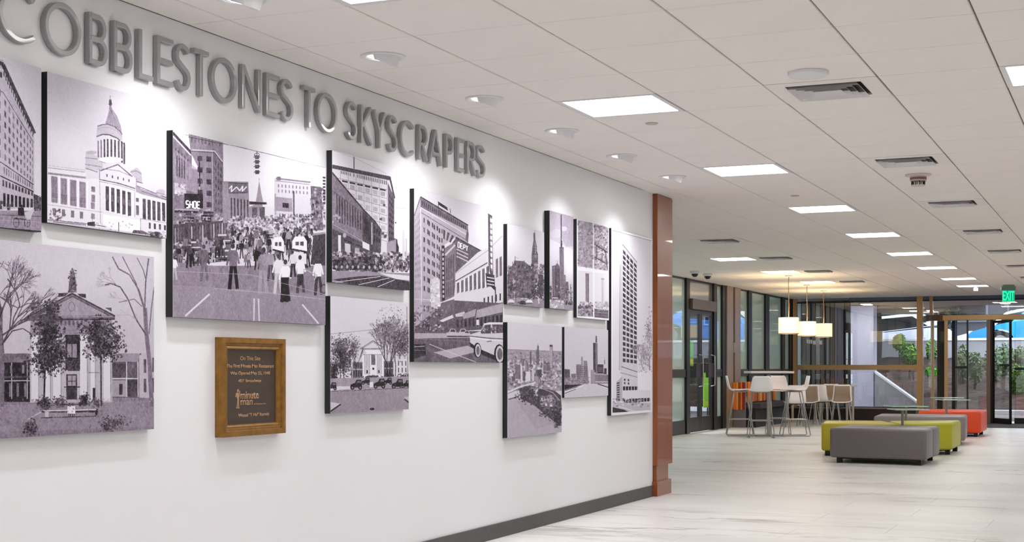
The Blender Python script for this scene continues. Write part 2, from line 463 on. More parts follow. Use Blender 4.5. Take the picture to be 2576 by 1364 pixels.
# ------------------------------------------------------------------ raised lettering on the photo wall
letter_mat = mat('painted_pewter_letter', (.60, .60, .61), .38, metal=.35, coat=.5)
SW = .0215; LZ0, LZ1 = 2.372, 2.580
def sweep_flat(bm, pts, d0, d1, w=SW, closed=False):
    """flat bar of width w following a path in the wall plane; pts are (y,z), depth along +X"""
    P = [Vector((p[0], p[1])) for p in pts]; N = len(P); ch = .003; rings = []
    sec = [(-w / 2, d0), (-w / 2, d1 - ch), (-w / 2 + ch, d1), (w / 2 - ch, d1), (w / 2, d1 - ch), (w / 2, d0)]
    for i, p in enumerate(P):
        if closed: a = (P[i] - P[i - 1]).normalized(); c = (P[(i + 1) % N] - P[i]).normalized()
        else:
            a = (P[i] - P[i - 1]).normalized() if i else (P[1] - P[0]).normalized()
            c = (P[i + 1] - P[i]).normalized() if i < N - 1 else a
        na = Vector((-a.y, a.x)); nc = Vector((-c.y, c.x)); n = (na + nc)
        if n.length < .2: n = na
        n.normalize(); s = 1 / max(.35, n.dot(na))
        rings.append([bm.verts.new((q[1], p.x + n.x * q[0] * s, p.y + n.y * q[0] * s)) for q in sec])
    M = N if closed else N - 1; K = len(sec)
    for i in range(M):
        A, C = rings[i], rings[(i + 1) % N]
        for k in range(K): bm.faces.new((A[k], A[(k + 1) % K], C[(k + 1) % K], C[k]))
    if not closed: bm.faces.new(rings[0][::-1]); bm.faces.new(rings[-1])
def arc(cx, cy, rx, ry, a0, a1, n=20):
    return [(cx + rx * math.cos(math.radians(a0 + (a1 - a0) * i / n)), cy + ry * math.sin(math.radians(a0 + (a1 - a0) * i / n))) for i in range(n + 1)]
def glyph(ch, w, h):
    s = SW / 2; l, r, b, t = s, w - s, s, h - s; cx = w / 2; cy = h / 2
    if ch == 'O': return [(arc(cx, cy, w / 2 - s, h / 2 - s, 0, 360, 40)[:-1], True)]
    if ch == 'C': return [(arc(cx * 1.12, cy, w * .56 - s, h / 2 - s, 48, 312, 34), False)]
    if ch == 'L': return [([(l, h), (l, b), (w, b)], False)]
    if ch == 'E': return [([(w, t), (l, t), (l, b), (w, b)], False), ([(l, cy), (w * .97, cy)], False)]
    if ch == 'T': return [([(0, t), (w, t)], False), ([(cx, t), (cx, 0)], False)]
    if ch == 'N': return [([(l, 0), (l, h)], False), ([(r, 0), (r, h)], False), ([(l, h - .006), (r, .006)], False)]
    if ch == 'K': return [([(l, 0), (l, h)], False), ([(w - s, h - .004), (l, h * .42)], False), ([(l + w * .16, h * .5), (w - s * .6, .004)], False)]
    if ch == 'Y': return [([(s * .8, h - .004), (cx, h * .44), (cx, 0)], False), ([(w - s * .8, h - .004), (cx, h * .44)], False)]
    if ch == 'A': return [([(s * .8, 0), (cx, h - .002)], False), ([(cx, h - .002), (w - s * .8, 0)], False), ([(w * .24, h * .30), (w * .76, h * .30)], False)]
    def bowl(z0, z1, wid):
        rr = (z1 - z0) / 2; k = wid - s - rr * .8
        k = max(k, l + .01)
        return [(l, z0), (k, z0)] + arc(k, (z0 + z1) / 2, wid - s - k, rr, -85, 85, 14) + [(k, z1), (l, z1)]
    if ch == 'B': return [([(l, 0), (l, h)], False), (bowl(b, h * .50, w), False), (bowl(h * .515, t, w * .93), False)]
    if ch == 'P': return [([(l, 0), (l, h)], False), (bowl(h * .46, t, w), False)]
    if ch == 'R': return [([(l, 0), (l, h)], False), (bowl(h * .46, t, w * .96), False), ([(w * .42, h * .46), (w - s * .8, .004)], False)]
    if ch == 'S':
        up = arc(cx, h * .735, w / 2 - s, h * .265 - s, 25, 215, 18)
        lo = arc(cx, h * .275, w / 2 - s, h * .275 - s, 40, -155, 20)
        return [(up + lo, False)]
spec = [('C', -8, 97), ('O', 108, 206), ('B', 219, 272), ('B', 282, 335), ('L', 345, 386), ('E', 391, 437), ('S', 438, 481), ('T', 484, 526), ('O', 528, 598),
        ('N', 605, 657), ('E', 666, 704), ('S', 702, 739), ('T', 759, 794), ('O', 794, 850), ('S', 868, 900), ('K', 903, 937), ('Y', 936, 971), ('S', 972, 1001),
        ('C', 1002, 1045), ('R', 1049, 1077), ('A', 1075, 1113), ('P', 1117, 1142), ('E', 1146, 1169), ('R', 1171, 1198), ('S', 1194, 1222)]
words = ['COBBLESTONES'] * 12 + ['TO'] * 2 + ['SKYSCRAPERS'] * 11
seen = {}; LD = .028
for i, (ch, xa, xb) in enumerate(spec):
    ya = onX(xa + 6, 300, WX + LD)[0]; yb = onX(xb, 300, WX + LD)[0]
    w_ = yb - ya; wd = words[i]; pos = i - (0 if i < 12 else 12 if i < 14 else 14)
    bm = B()
    for gi, (pts, cl) in enumerate(glyph(ch, w_, LZ1 - LZ0)): sweep_flat(bm, [(p[0], p[1]) for p in pts], .004 + gi * .0005, LD + gi * .0006, closed=cl)
    nth = wd[:pos + 1].count(ch); tot = wd.count(ch)
    o_ = {1: 'first', 2: 'second', 3: 'third'}[nth]
    if tot == 1: lab = 'large raised grey letter %s in the word %s' % (ch, wd)
    else: lab = 'large raised grey letter %s, %s %s in the word %s' % (ch, o_, ch, wd)
    o = obj('wall_letter', bm, letter_mat, loc=(WX, ya, LZ0)); tag(o, lab, 'letter', 'raised letters of the wall title')

# ------------------------------------------------------------------ flat prints: drawn here in code, texel by texel
RS = np.random.RandomState(7)
class Print:
    def __init__(s, off, sc, quad, xf, res=1000, bg=.84):
        """off/sc: drawing frame; quad: corners TL,TR,BR,BL in that frame's photo pixels"""
        s.ox, s.oy, s.sc = off[0], off[1], sc; s.quad = quad; s.xf = xf
        (yl, zt), (yr, zt2), (yr2, zb2), (yl2, zb) = [onX(q[0], q[1], xf) for q in quad]
        s.Y0, s.Y1 = (yl + yl2) / 2, (yr + yr2) / 2; s.Z1, s.Z0 = (zt + zt2) / 2, (zb + zb2) / 2
        s.w = int((s.Y1 - s.Y0) * res); s.h = int((s.Z1 - s.Z0) * res)
        s.a = np.full((s.h, s.w), bg, np.float32)
        src = quad; dst = [(0, 0), (s.w, 0), (s.w, s.h), (0, s.h)]
        A = []; bb = []
        for (x, y), (u, v) in zip(src, dst):
            A.append([x, y, 1, 0, 0, 0, -u * x, -u * y]); bb.append(u)
            A.append([0, 0, 0, x, y, 1, -v * x, -v * y]); bb.append(v)
        s.H = np.append(np.linalg.solve(np.array(A, float), np.array(bb, float)), 1).reshape(3, 3)
    def m(s, pts):
        p = np.array(pts, float); x = s.ox + p[:, 0] / s.sc; y = s.oy + p[:, 1] / s.sc
        q = s.H @ np.vstack([x, y, np.ones(len(x))]); return (q[:2] / q[2]).T
    def poly(s, pts, g, al=1.0, raw=False):
        q = np.array(pts, float) if raw else s.m(pts)
        x0 = max(0, int(np.floor(q[:, 0].min()))); x1 = min(s.w, int(np.ceil(q[:, 0].max())) + 1)
        y0 = max(0, int(np.floor(q[:, 1].min()))); y1 = min(s.h, int(np.ceil(q[:, 1].max())) + 1)
        if x1 <= x0 or y1 <= y0: return
        yy = (np.arange(y0, y1) + .5)[:, None]; xx = (np.arange(x0, x1) + .5)[None, :]
        ins = np.zeros((y1 - y0, x1 - x0), bool); n = len(q)
        for i in range(n):
            ax, ay = q[i]; bx, by = q[(i + 1) % n]
            if ay == by: continue
            c = ((ay > yy) != (by > yy))
            xi = (bx - ax) * (yy - ay) / (by - ay) + ax
            ins ^= c & (xx < xi)
        v = s.a[y0:y1, x0:x1]
        if callable(g):
            gg = g(v)
            v[ins] = (v * (1 - al) + gg * al)[ins]
        else: v[ins] = v[ins] * (1 - al) + g * al
    def line(s, pts, w, g, al=1.0):
        for (x0, y0), (x1, y1) in zip(pts[:-1], pts[1:]):
            d = math.hypot(x1 - x0, y1 - y0) or 1; nx, ny = -(y1 - y0) / d * w / 2, (x1 - x0) / d * w / 2
            s.poly([(x0 + nx, y0 + ny), (x1 + nx, y1 + ny), (x1 - nx, y1 - ny), (x0 - nx, y0 - ny)], g, al)
    def ell(s, cx, cy, rx, ry, g, al=1.0, n=12):
        s.poly([(cx + rx * math.cos(2 * math.pi * i / n), cy + ry * math.sin(2 * math.pi * i / n)) for i in range(n)], g, al)
    def bil(s, q, u, v):
        (ax, ay), (bx, by), (cx, cy), (dx, dy) = q
        return ((ax * (1 - u) + bx * u) * (1 - v) + (dx * (1 - u) + cx * u) * v, (ay * (1 - u) + by * u) * (1 - v) + (dy * (1 - u) + cy * u) * v)
    def grid(s, q, nx, ny, fx, fy, g, al=1.0, jit=.0, skip=0, pw=1.0):
        """windows: a grid of small quads inside a quad TL,TR,BR,BL; pw>1 crowds them to the far side"""
        P = lambda u: u if pw == 1 else 1 - (1 - u) ** pw
        for i in range(nx):
            for j in range(ny):
                if skip and RS.rand() < skip: continue
                u0, u1 = P((i + .5 - fx / 2) / nx), P((i + .5 + fx / 2) / nx); v0, v1 = (j + .5 - fy / 2) / ny, (j + .5 + fy / 2) / ny
                gg = g + RS.uniform(-jit, jit)
                s.poly([s.bil(q, u0, v0), s.bil(q, u1, v0), s.bil(q, u1, v1), s.bil(q, u0, v1)], gg, al)
    def speck(s, x0, y0, x1, y1, n, sz, lo, hi, al=.8, asp=1.0):
        for _ in range(n):
            x, y = RS.uniform(x0, x1), RS.uniform(y0, y1); r = sz * RS.uniform(.5, 1.3)
            s.poly([(x - r, y - r * asp), (x + r, y - r * asp * .8), (x + r * .8, y + r * asp), (x - r, y + r * asp * .9)], RS.uniform(lo, hi), al)
    def leaves(s, cx, cy, rx, ry, n, sz, lo, hi, al=.85):
        for _ in range(n):
            a = RS.uniform(0, 2 * math.pi); q = min(1.35, abs(RS.normal(0, .62)))
            x, y = cx + rx * q * math.cos(a), cy + ry * q * math.sin(a); r = sz * RS.uniform(.5, 1.4); b = RS.uniform(0, 3)
            s.poly([(x + r * math.cos(b + k * 2.1), y + r * math.sin(b + k * 2.1)) for k in range(3)], RS.uniform(lo, hi), al)
    def tree(s, x, y, ang, ln, w, dep, g, spread=.5, al=.9):
        if dep == 0 or ln < 3: return
        x1 = x + ln * math.cos(ang); y1 = y - ln * math.sin(ang)
        s.line([(x, y), (x1, y1)], w, g, al)
        for k in range(2 + (RS.rand() < .55)):
            s.tree(x1, y1, ang + RS.uniform(-spread, spread), ln * RS.uniform(.66, .86), max(1.0, w * .68), dep - 1, g, spread, al)
    def person(s, x, y, h, top, bot, lean=0):
        """x,y = feet"""
        s.ell(x + lean, y - h * .93, h * .045, h * .06, .25)
        s.poly([(x - h * .08 + lean, y - h * .84), (x + h * .085 + lean, y - h * .84), (x + h * .09, y - h * .5), (x - h * .08, y - h * .5)], top)
        s.line([(x - h * .08 + lean, y - h * .8), (x - h * .13, y - h * .52)], h * .045, top); s.line([(x + h * .08 + lean, y - h * .8), (x + h * .13, y - h * .55)], h * .045, top)
        s.line([(x - h * .03, y - h * .5), (x - h * .08, y)], h * .075, bot); s.line([(x + h * .04, y - h * .5), (x + h * .09, y - h * .02)], h * .07, bot)
    def crowd(s, x0, y0, x1, y1, n, h, lo=.12, hi=.92):
        for _ in range(n):
            x, y = RS.uniform(x0, x1), RS.uniform(y0, y1)
            s.person(x, y, h * RS.uniform(.8, 1.2), RS.choice([lo, .28, .42, .6, hi * .85]), RS.choice([.12, .25, .45, .7]))
    def glow(s, cx, cy, rx, ry, amt):
        (u, v), (u2, _), (_, v2) = s.m([(cx, cy), (cx + rx, cy), (cx, cy + ry)])
        yy, xx = np.mgrid[0:s.h, 0:s.w]
        s.a += (amt * np.exp(-((xx - u) / (u2 - u)) ** 2 - ((yy - v) / (v2 - v)) ** 2)).astype(np.float32)
    def text(s, q, txt, g, w):
        """block lettering inside a quad, strokes on a 3x5 lattice"""
        F = {'S': [(2, 0), (0, 0), (0, 2), (2, 2), (2, 4), (0, 4)], 'H': [(0, 0), (0, 4), None, (2, 0), (2, 4), None, (0, 2), (2, 2)], 'O': [(0, 0), (2, 0), (2, 4), (0, 4), (0, 0)],
             'E': [(2, 0), (0, 0), (0, 4), (2, 4), None, (0, 2), (1.6, 2)], 'I': [(1, 0), (1, 4)], 'D': [(0, 0), (1.3, 0), (2, 1), (2, 3), (1.3, 4), (0, 4), (0, 0)], 'R': [(0, 4), (0, 0), (2, 0), (2, 2), (0, 2), (2, 4)],
             'P': [(0, 4), (0, 0), (2, 0), (2, 2), (0, 2)], 'L': [(0, 0), (0, 4), (2, 4)], 'T': [(0, 0), (2, 0), None, (1, 0), (1, 4)], 'N': [(0, 4), (0, 0), (2, 4), (2, 0)]}
        n = len(txt)
        for i, c in enumerate(txt):
            run = []
            for p in F.get(c, []) + [None]:
                if p is None:
                    if len(run) > 1: s.line(run, w, g)
                    run = []
                else: run.append(s.bil(q, (i + .15 + p[0] / 2 * .7) / n, p[1] / 4))
    def finish(s, name, grain=.022):
        a = s.a
        hh, ww = a.shape
        def vn(cy, cx):
            g = RS.normal(0, 1, (hh // cy + 2, ww // cx + 2)).astype(np.float32)
            yi = np.arange(hh) / cy; xi = np.arange(ww) / cx; y0 = yi.astype(int); x0 = xi.astype(int); fy = (yi - y0)[:, None]; fx_ = (xi - x0)[None]
            return (g[y0][:, x0] * (1 - fy) + g[y0 + 1][:, x0] * fy) * (1 - fx_) + (g[y0][:, x0 + 1] * (1 - fy) + g[y0 + 1][:, x0 + 1] * fy) * fx_
        k = np.clip(1.5 * (.86 - a), .06, 1) 
        a = a + k * (.055 * vn(4, 4) + .05 * vn(10, 8) + .035 * vn(34, 30)) + RS.normal(0, grain, a.shape).astype(np.float32)
        b = a.copy(); b[1:-1, 1:-1] = (a[1:-1, 1:-1] * 2 + a[:-2, 1:-1] + a[2:, 1:-1] + a[1:-1, :-2] + a[1:-1, 2:]) / 6
        a = np.clip(b, .0, 1)
        dark = np.array([.085, .065, .085]); mid = np.array([.525, .48, .545]); hi = np.array([.89, .885, .92])
        a = np.clip((a - .52) * 1.2 + .50, 0, 1); t = a[..., None]
        c = np.where(t < .5, dark + (mid - dark) * (t / .5), mid + (hi - mid) * ((t - .5) / .5))
        px = np.ones((s.h, s.w, 4), np.float32); px[..., :3] = c[::-1]
        im = bpy.data.images.new(name, s.w, s.h); im.pixels.foreach_set(px.ravel()); im.update(); im.pack()
        m = bpy.data.materials.new(name); m.use_nodes = True; nt = m.node_tree; b_ = nt.nodes['Principled BSDF']
        tx = nt.nodes.new('ShaderNodeTexImage'); tx.image = im; tx.extension = 'EXTEND'
        nt.links.new(tx.outputs[0], b_.inputs['Base Color']); b_.inputs['Roughness'].default_value = .5; b_.inputs['Specular IOR Level'].default_value = .15
        return m
edge_mat = mat('panel_black_edge', (.045, .045, .055), .5)
def panel(p, name_im, label, edge=edge_mat, m=None):
    D = p.xf - WX
    r = empty('photo_panel', (WX, p.Y0, p.Z0), label, 'picture', 'black and white photo panels on the wall')
    w_, h_ = p.Y1 - p.Y0, p.Z1 - p.Z0
    obj('backing_board', box(B(), .002, D - .0015, 0, w_, 0, h_), edge, r)
    bm = B(); uv = bm.loops.layers.uv.new('UVMap')
    V = [bm.verts.new(q) for q in ((D, 0, 0), (D, w_, 0), (D, w_, h_), (D, 0, h_))]
    f = bm.faces.new(V)
    for lp, c in zip(f.loops, ((0, 0), (1, 0), (1, 1), (0, 1))): lp[uv].uv = c
    Bk = [bm.verts.new((D - .0015, q.co.y, q.co.z)) for q in V]
    for k in range(4): bm.faces.new((V[k], Bk[k], Bk[(k + 1) % 4], V[(k + 1) % 4]))
    obj('print', bm, m or p.finish(name_im), r)
    return r
# ---- 1 corner building with a horse cart (left edge)
p = Print((0, 130), 2.783, [(-170, 96), (103.5, 171), (103.5, 586.5), (-170, 548)], WX + .033, bg=.80)
p.poly([(-600, -50), (60, 60), (290, 115), (290, 1000), (-600, 900)], .78)
p.poly([(-600, -260), (20, 60), (240, 560), (238, 1090), (0, 1110), (-600, 1110)], .66)
p.grid([(-590, 0), (18, 250), (18, 760), (-590, 740)], 9, 6, .5, .6, .35, jit=.05)
p.grid([(20, 300), (232, 640), (232, 930), (20, 770)], 9, 6, .42, .55, .38, jit=.07, pw=1.3)
p.line([(-600, -230), (20, 90), (240, 575)], 26, .25); p.line([(-600, -200), (20, 130), (238, 600)], 7, .8)
p.grid([(-590, -190), (20, 150), (20, 190), (-590, -130)], 22, 1, .5, .9, .2); p.grid([(20, 100), (236, 585), (236, 610), (20, 160)], 16, 1, .5, 1, .2)
p.line([(-600, 150), (0, 275), (20, 285), (235, 640)], 4, .3)
p.line([(-600, 720), (5, 775), (235, 935)], 5, .18); p.line([(-600, 800), (0, 870), (235, 985)], 7, .15)
p.grid([(20, 800), (232, 930), (232, 970), (20, 860)], 13, 1, .45, .8, .4)
p.grid([(-590, 790), (5, 885), (5, 960), (-590, 900)], 10, 1, .5, .8, .3)
p.grid([(10, 890), (235, 985), (235, 1020), (10, 945)], 10, 1, .55, .8, .25)
p.grid([(-590, 960), (0, 985), (0, 1090), (-590, 1080)], 9, 1, .6, .9, .15)
p.grid([(15, 985), (235, 1035), (235, 1100), (15, 1090)], 8, 1, .6, .9, .15)
p.poly([(235, 1000), (262, 1010), (290, 1030), (290, 1130), (235, 1120)], .3); p.speck(238, 1010, 288, 1120, 60, 4, .1, .5)
p.poly([(-600, 1100), (290, 1120), (290, 1290), (-600, 1200)], .52)
p.line([(-600, 1110), (290, 1160)], 5, .3); p.line([(-600, 1140), (290, 1200)], 3, .66); p.poly([(-600, 1170), (290, 1262), (290, 1290), (-600, 1230)], .12)
p.speck(-300, 1050, 80, 1110, 60, 8, .1, .4, asp=1.6)
p.poly([(125, 1095), (165, 1095), (170, 1150), (125, 1150)], .12); p.line([(95, 1170), (185, 1180)], 5, .1)
for cx in (112, 190): p.line(arc(cx, 1200, 20, 33, 0, 360, 18), 3, .12); p.line([(cx - 20, 1200), (cx + 20, 1200)], 2, .15); p.line([(cx, 1170), (cx, 1232)], 2, .15)
p.poly([(170, 1130), (215, 1115), (235, 1100), (240, 1115), (222, 1150), (215, 1180), (180, 1180)], .72); p.line([(215, 1170), (222, 1235)], 6, .6); p.line([(185, 1170), (182, 1240)], 6, .55)
p.ell(150, 1085, 8, 10, .15)
panel(p, 'print_corner_building', 'photo panel cut by the left edge showing a corner building with a horse cart')

# ---- 2 domed capitol
p = Print((100, 170), 3.032, [(120, 180), (420.5, 262), (417, 600), (118.5, 559)], WX + .03, bg=.80)
p.poly([(60, 20), (990, 250), (990, 700), (700, 500), (400, 500), (60, 760)], lambda v: v * 0 + .80)
p.glow(850, 600, 260, 300, .07); p.glow(200, 620, 200, 200, .06); p.glow(150, 80, 300, 200, -.05)
W_ = .86
p.poly([(60, 745), (350, 800), (350, 850), (460, 850), (700, 930), (975, 1000), (975, 1310), (60, 1180)], W_)
p.poly([(62, 800), (350, 835), (350, 850), (62, 815)], .55); p.line([(62, 765), (345, 800)], 4, .5); p.line([(62, 750), (345, 785)], 3, .65)
p.grid([(75, 815), (360, 870), (360, 1085), (75, 1035)], 4, 1, .68, .9, .52)
for c in range(4):
    x = 112 + c * 71; y = 960 + c * 13
    for d in (0, 12, 24): p.line([(x - 24, y + d), (x + 24, y + d + 6)], 4, .35)
    for d in (-12, 12): p.line([(x + d, 830 + c * 14), (x + d, 1035 + c * 12)], 2, .4)
    p.line([(x + 36, 825 + c * 14), (x + 36, 1050 + c * 12)], 8, .92)
p.grid([(75, 1060), (350, 1095), (350, 1165), (75, 1130)], 4, 1, .35, .75, .45)
p.line([(60, 1045), (480, 1105)], 4, .65)
p.poly([(350, 640), (380, 640), (450, 690), (480, 720), (480, 790), (345, 780)], .74); p.line([(345, 690), (440, 700)], 5, .5); p.line([(345, 740), (470, 760)], 4, .45); p.ell(395, 650, 40, 14, .68)
p.line([(350, 770), (440, 800)], 5, .4)
for a, b, c in ((405, 930, 22), (405, 1000, 30), (402, 1055, 26), (402, 1135, 22)): p.poly([(a - 14, b - c), (a + 14, b - c + 4), (a + 14, b + c), (a - 14, b + c - 4)], .5)
# dome
p.poly([(430, 520), (440, 690), (470, 700), (640, 750), (650, 600), (635, 560), (520, 500)], .80)
p.poly([(440, 450), (520, 430), (600, 470), (630, 520), (632, 560), (570, 530), (500, 510), (432, 525)], .70)
p.poly([(500, 430), (520, 370), (535, 310), (552, 312), (590, 370), (618, 440), (630, 510), (600, 470), (540, 440)], .58)
for k in range(6): p.line([(543, 315), (520 + k * 20, 436 + k * 14)], 2, .42)
p.line([(440, 450), (480, 437), (520, 434), (575, 455), (615, 490), (630, 515)], 6, .35); p.line([(432, 530), (480, 512), (530, 515), (590, 540), (635, 580), (650, 600)], 9, .38)
p.line([(437, 470), (480, 460), (540, 462), (600, 495), (628, 530)], 2, .5)
for k, x in enumerate((440, 462, 487, 512, 540, 568, 596, 620, 638)):
    y0 = 545 + abs(k - 3) ** 1.4 * 3; y1 = 690 + max(0, k - 3) * 10
    p.poly([(x, y0), (x + 13, y0 + 3), (x + 13, y1), (x, y1 - 4)], .32 if 1 < k else .5); p.line([(x + 18, y0), (x + 18, y1)], 6, .9)
p.line([(540, 215), (540, 245)], 3, .35); p.poly([(533, 245), (548, 245), (554, 285), (540, 295), (528, 285)], .3); p.poly([(534, 292), (550, 292), (553, 320), (530, 320)], .5)
p.ell(540, 705, 95, 22, .90); p.line([(455, 715), (500, 730)], 4, .5)
p.poly([(690, 790), (740, 765), (775, 800), (780, 880), (720, 870)], .70); p.line([(690, 800), (735, 790), (775, 815)], 6, .5); p.line([(725, 870), (785, 885)], 5, .35)
# portico
p.poly([(455, 790), (590, 740), (700, 825), (735, 850), (735, 910), (455, 860)], .83)
p.line([(460, 790), (595, 742), (705, 835)], 7, .35); p.line([(480, 775), (600, 790), (700, 832)], 4, .5)
p.grid([(490, 800), (700, 850), (700, 890), (490, 840)], 5, 1, .22, .5, .35)
p.line([(450, 855), (600, 885), (725, 925)], 6, .32); p.line([(450, 870), (600, 900), (725, 940)], 3, .5); p.line([(455, 780), (455, 860)], 4, .45); p.line([(735, 850), (735, 910)], 4, .45)
p.line([(455, 865), (460, 1190)], 4, .6); p.line([(722, 940), (722, 1140)], 4, .6)
for k in range(5):
    x = 500 + k * 42; y = 905 + k * 11
    p.poly([(x, y), (x + 25, y + 6), (x + 25, y + 190 - k * 2), (x, y + 184)], .30); p.poly([(x + 5, y + 60), (x + 20, y + 62), (x + 20, y + 110), (x + 5, y + 106)], .5, .6); p.line([(x + 33, y), (x + 33, y + 200)], 11, .93)
for a, b, c in ((742, 1012, 16), (742, 1090, 38)): p.poly([(a - 11, b - c), (a + 11, b - c + 3), (a + 11, b + c), (a - 11, b + c - 3)], .42)
p.poly([(730, 900), (780, 930), (975, 990), (975, 1020), (780, 970), (730, 950)], .62); p.line([(740, 905), (975, 1000)], 5, .38); p.ell(920, 955, 36, 26, .70); p.line([(885, 955), (960, 975)], 4, .45); p.line([(775, 945), (975, 1015)], 4, .35)
for k in range(5):
    x = 782 + k * 37; p.poly([(x, 1000 + k * 8), (x + 24, 1006 + k * 8), (x + 24, 1160 + k * 4), (x, 1155 + k * 4)], .32); p.line([(x + 30, 1005 + k * 8), (x + 30, 1165 + k * 4)], 7, .92)
p.line([(770, 1155), (975, 1190)], 4, .6); p.grid([(815, 1180), (970, 1205), (970, 1245), (815, 1230)], 4, 1, .38, .9, .3)
p.poly([(480, 1120), (760, 1165), (760, 1260), (540, 1230), (480, 1190)], .92)
p.poly([(60, 1165), (975, 1300), (975, 1320), (60, 1200)], .75); p.line([(60, 1160), (400, 1195), (500, 1215)], 5, .3); p.line([(100, 1175), (350, 1200)], 8, .35, .7)
p.poly([(360, 1180), (415, 1175), (418, 1212), (360, 1205)], .2); p.line([(398, 1110), (398, 1180)], 3, .4); p.line([(598, 1180), (598, 1255)], 5, .2); p.line([(765, 1150), (765, 1255)], 3, .4)
p.speck(70, 1080, 200, 1170, 30, 7, .25, .6); p.speck(420, 1170, 700, 1250, 25, 4, .4, .7)
p.ell(880, 1275, 48, 22, .25); p.poly([(710, 1240), (780, 1245), (850, 1280), (700, 1262)], .35); p.speck(800, 1255, 960, 1300, 30, 7, .3, .8)
panel(p, 'print_capitol', 'photo panel of a white domed capitol building, top row left')

# ---- 3 house with pediment, bare trees, bench (bottom left, large)
p = Print((0, 600), 2.624, [(-190, 575), (388.5, 652), (386, 1080), (-190, 1116)], WX + .033, bg=.74)
p.poly([(-600, -150), (1100, 50), (1100, 780), (-600, 780)], .74); p.glow(600, 250, 500, 200, .05)
p.poly([(-600, 1040), (1100, 1040), (1100, 1400), (-600, 1400)], .50); p.poly([(-600, 1120), (1100, 1070), (1100, 1240), (-600, 1300)], .56, .6)
p.poly([(-600, 760), (215, 760), (215, 820), (-600, 820)], .42); p.poly([(80, 815), (130, 780), (185, 815)], .5); p.poly([(-600, 820), (215, 820), (215, 1080), (-600, 1080)], .17)
for y in (940,): p.line([(-600, y), (210, y)], 7, .72)
for x in (-300, -150, -20, 85, 188): p.line([(x, 820), (x, 1060)], 7, .66)
p.line([(-600, 915), (210, 915)], 14, .35, .7); p.grid([(-590, 830), (200, 830), (200, 900), (-590, 900)], 10, 1, .2, .8, .5); p.grid([(0, 950), (200, 950), (200, 1050), (0, 1050)], 4, 1, .3, .9, .45)
p.poly([(735, 765), (935, 765), (930, 1055), (735, 1055)], .36); p.poly([(735, 765), (925, 765), (915, 820), (740, 820)], .58)
for x in (742, 838, 912): p.line([(x, 820), (x, 1050)], 7, .78)
p.line([(735, 930), (915, 930)], 7, .82); p.poly([(745, 830), (835, 830), (835, 920), (745, 920)], .3); p.poly([(845, 830), (908, 830), (908, 920), (845, 920)], .4)
p.poly([(745, 940), (835, 940), (835, 1048), (745, 1048)], .62); p.poly([(790, 965), (812, 965), (812, 1035), (790, 1035)], .25); p.poly([(845, 940), (908, 940), (908, 1048), (845, 1048)], .28)
p.poly([(920, 780), (1060, 720), (1060, 1060), (920, 1055)], .72); p.grid([(930, 790), (1040, 770), (1040, 1040), (930, 1040)], 2, 2, .3, .7, .35)
p.poly([(205, 520), (745, 520), (745, 1085), (205, 1085)], .70)
p.poly([(210, 540), (745, 540), (745, 640), (210, 640)], .55); p.grid([(400, 545), (560, 545), (560, 580), (400, 580)], 6, 1, .5, .9, .35)
for y in (560, 585, 610, 630): p.line([(210, y), (740, y)], 3, .42, .6)
p.poly([(190, 525), (485, 365), (765, 520), (765, 540), (190, 540)], .44); p.poly([(235, 515), (487, 390), (725, 515)], .60); p.line([(190, 522), (485, 367), (765, 520)], 9, .26); p.line([(235, 518), (487, 388), (728, 518)], 4, .3)
p.line([(190, 540), (765, 540)], 7, .16); p.line([(200, 522), (750, 522)], 3, .75); p.line(arc(482, 455, 20, 30, 0, 360, 16), 5, .42)
p.poly([(395, 365), (465, 362), (440, 385), (395, 390)], .25); p.poly([(520, 370), (575, 372), (575, 400), (540, 390)], .25); p.poly([(215, 450), (265, 450), (215, 480)], .3); p.poly([(700, 465), (742, 465), (742, 490)], .3)
p.poly([(460, 362), (515, 362), (512, 290), (500, 225), (492, 200), (482, 200), (475, 240), (465, 300)], .38); p.speck(463, 215, 513, 360, 60, 5, .15, .65)
p.poly([(440, 640), (545, 640), (545, 870), (440, 870)], .20); p.poly([(452, 700), (515, 700), (515, 790), (452, 790)], .55); p.line([(483, 700), (483, 790)], 6, .25); p.poly([(440, 800), (540, 800), (532, 878), (455, 878)], .25); p.speck(445, 800, 535, 870, 60, 4, .1, .5)
for x, w_ in ((240, 46), (325, 30), (385, 50), (560, 46), (620, 30), (712, 46)): p.poly([(x - w_ / 2, 640), (x + w_ / 2, 640), (x + w_ / 2 + 2, 1075), (x - w_ / 2 - 2, 1075)], .84); p.line([(x + w_ / 2, 640), (x + w_ / 2, 1075)], 4, .5)
p.poly([(445, 900), (515, 900), (515, 1065), (445, 1065)], .24); p.poly([(455, 908), (508, 908), (508, 975), (455, 975)], .6); p.line([(482, 905), (482, 975)], 4, .25); p.line([(450, 945), (512, 945)], 5, .25); p.line([(430, 983), (535, 983)], 7, .15)
p.line([(590, 890), (665, 890)], 3, .4); p.poly([(618, 990), (633, 990), (633, 1070), (618, 1070)], .15)
# dark trees before the house
p.line([(305, 870), (297, 1090)], 10, .12); p.line([(672, 800), (672, 1110)], 8, .18); p.line([(655, 1060), (655, 1120)], 5, .2)
p.leaves(350, 500, 55, 70, 420, 9, .08, .40); p.leaves(325, 640, 85, 130, 1100, 9, .06, .38); p.leaves(320, 800, 110, 90, 1000, 9, .06, .42); p.leaves(395, 750, 60, 90, 400, 8, .06, .4)
p.leaves(660, 620, 105, 80, 800, 9, .06, .42); p.leaves(690, 730, 110, 70, 800, 9, .06, .42); p.leaves(770, 680, 50, 80, 130, 8, .1, .4)
p.leaves(300, 1090, 45, 40, 250, 8, .08, .35); p.leaves(405, 1080, 50, 30, 200, 7, .15, .45); p.leaves(560, 1070, 32, 40, 200, 8, .08, .35); p.leaves(640, 1085, 30, 25, 120, 7, .15, .4)
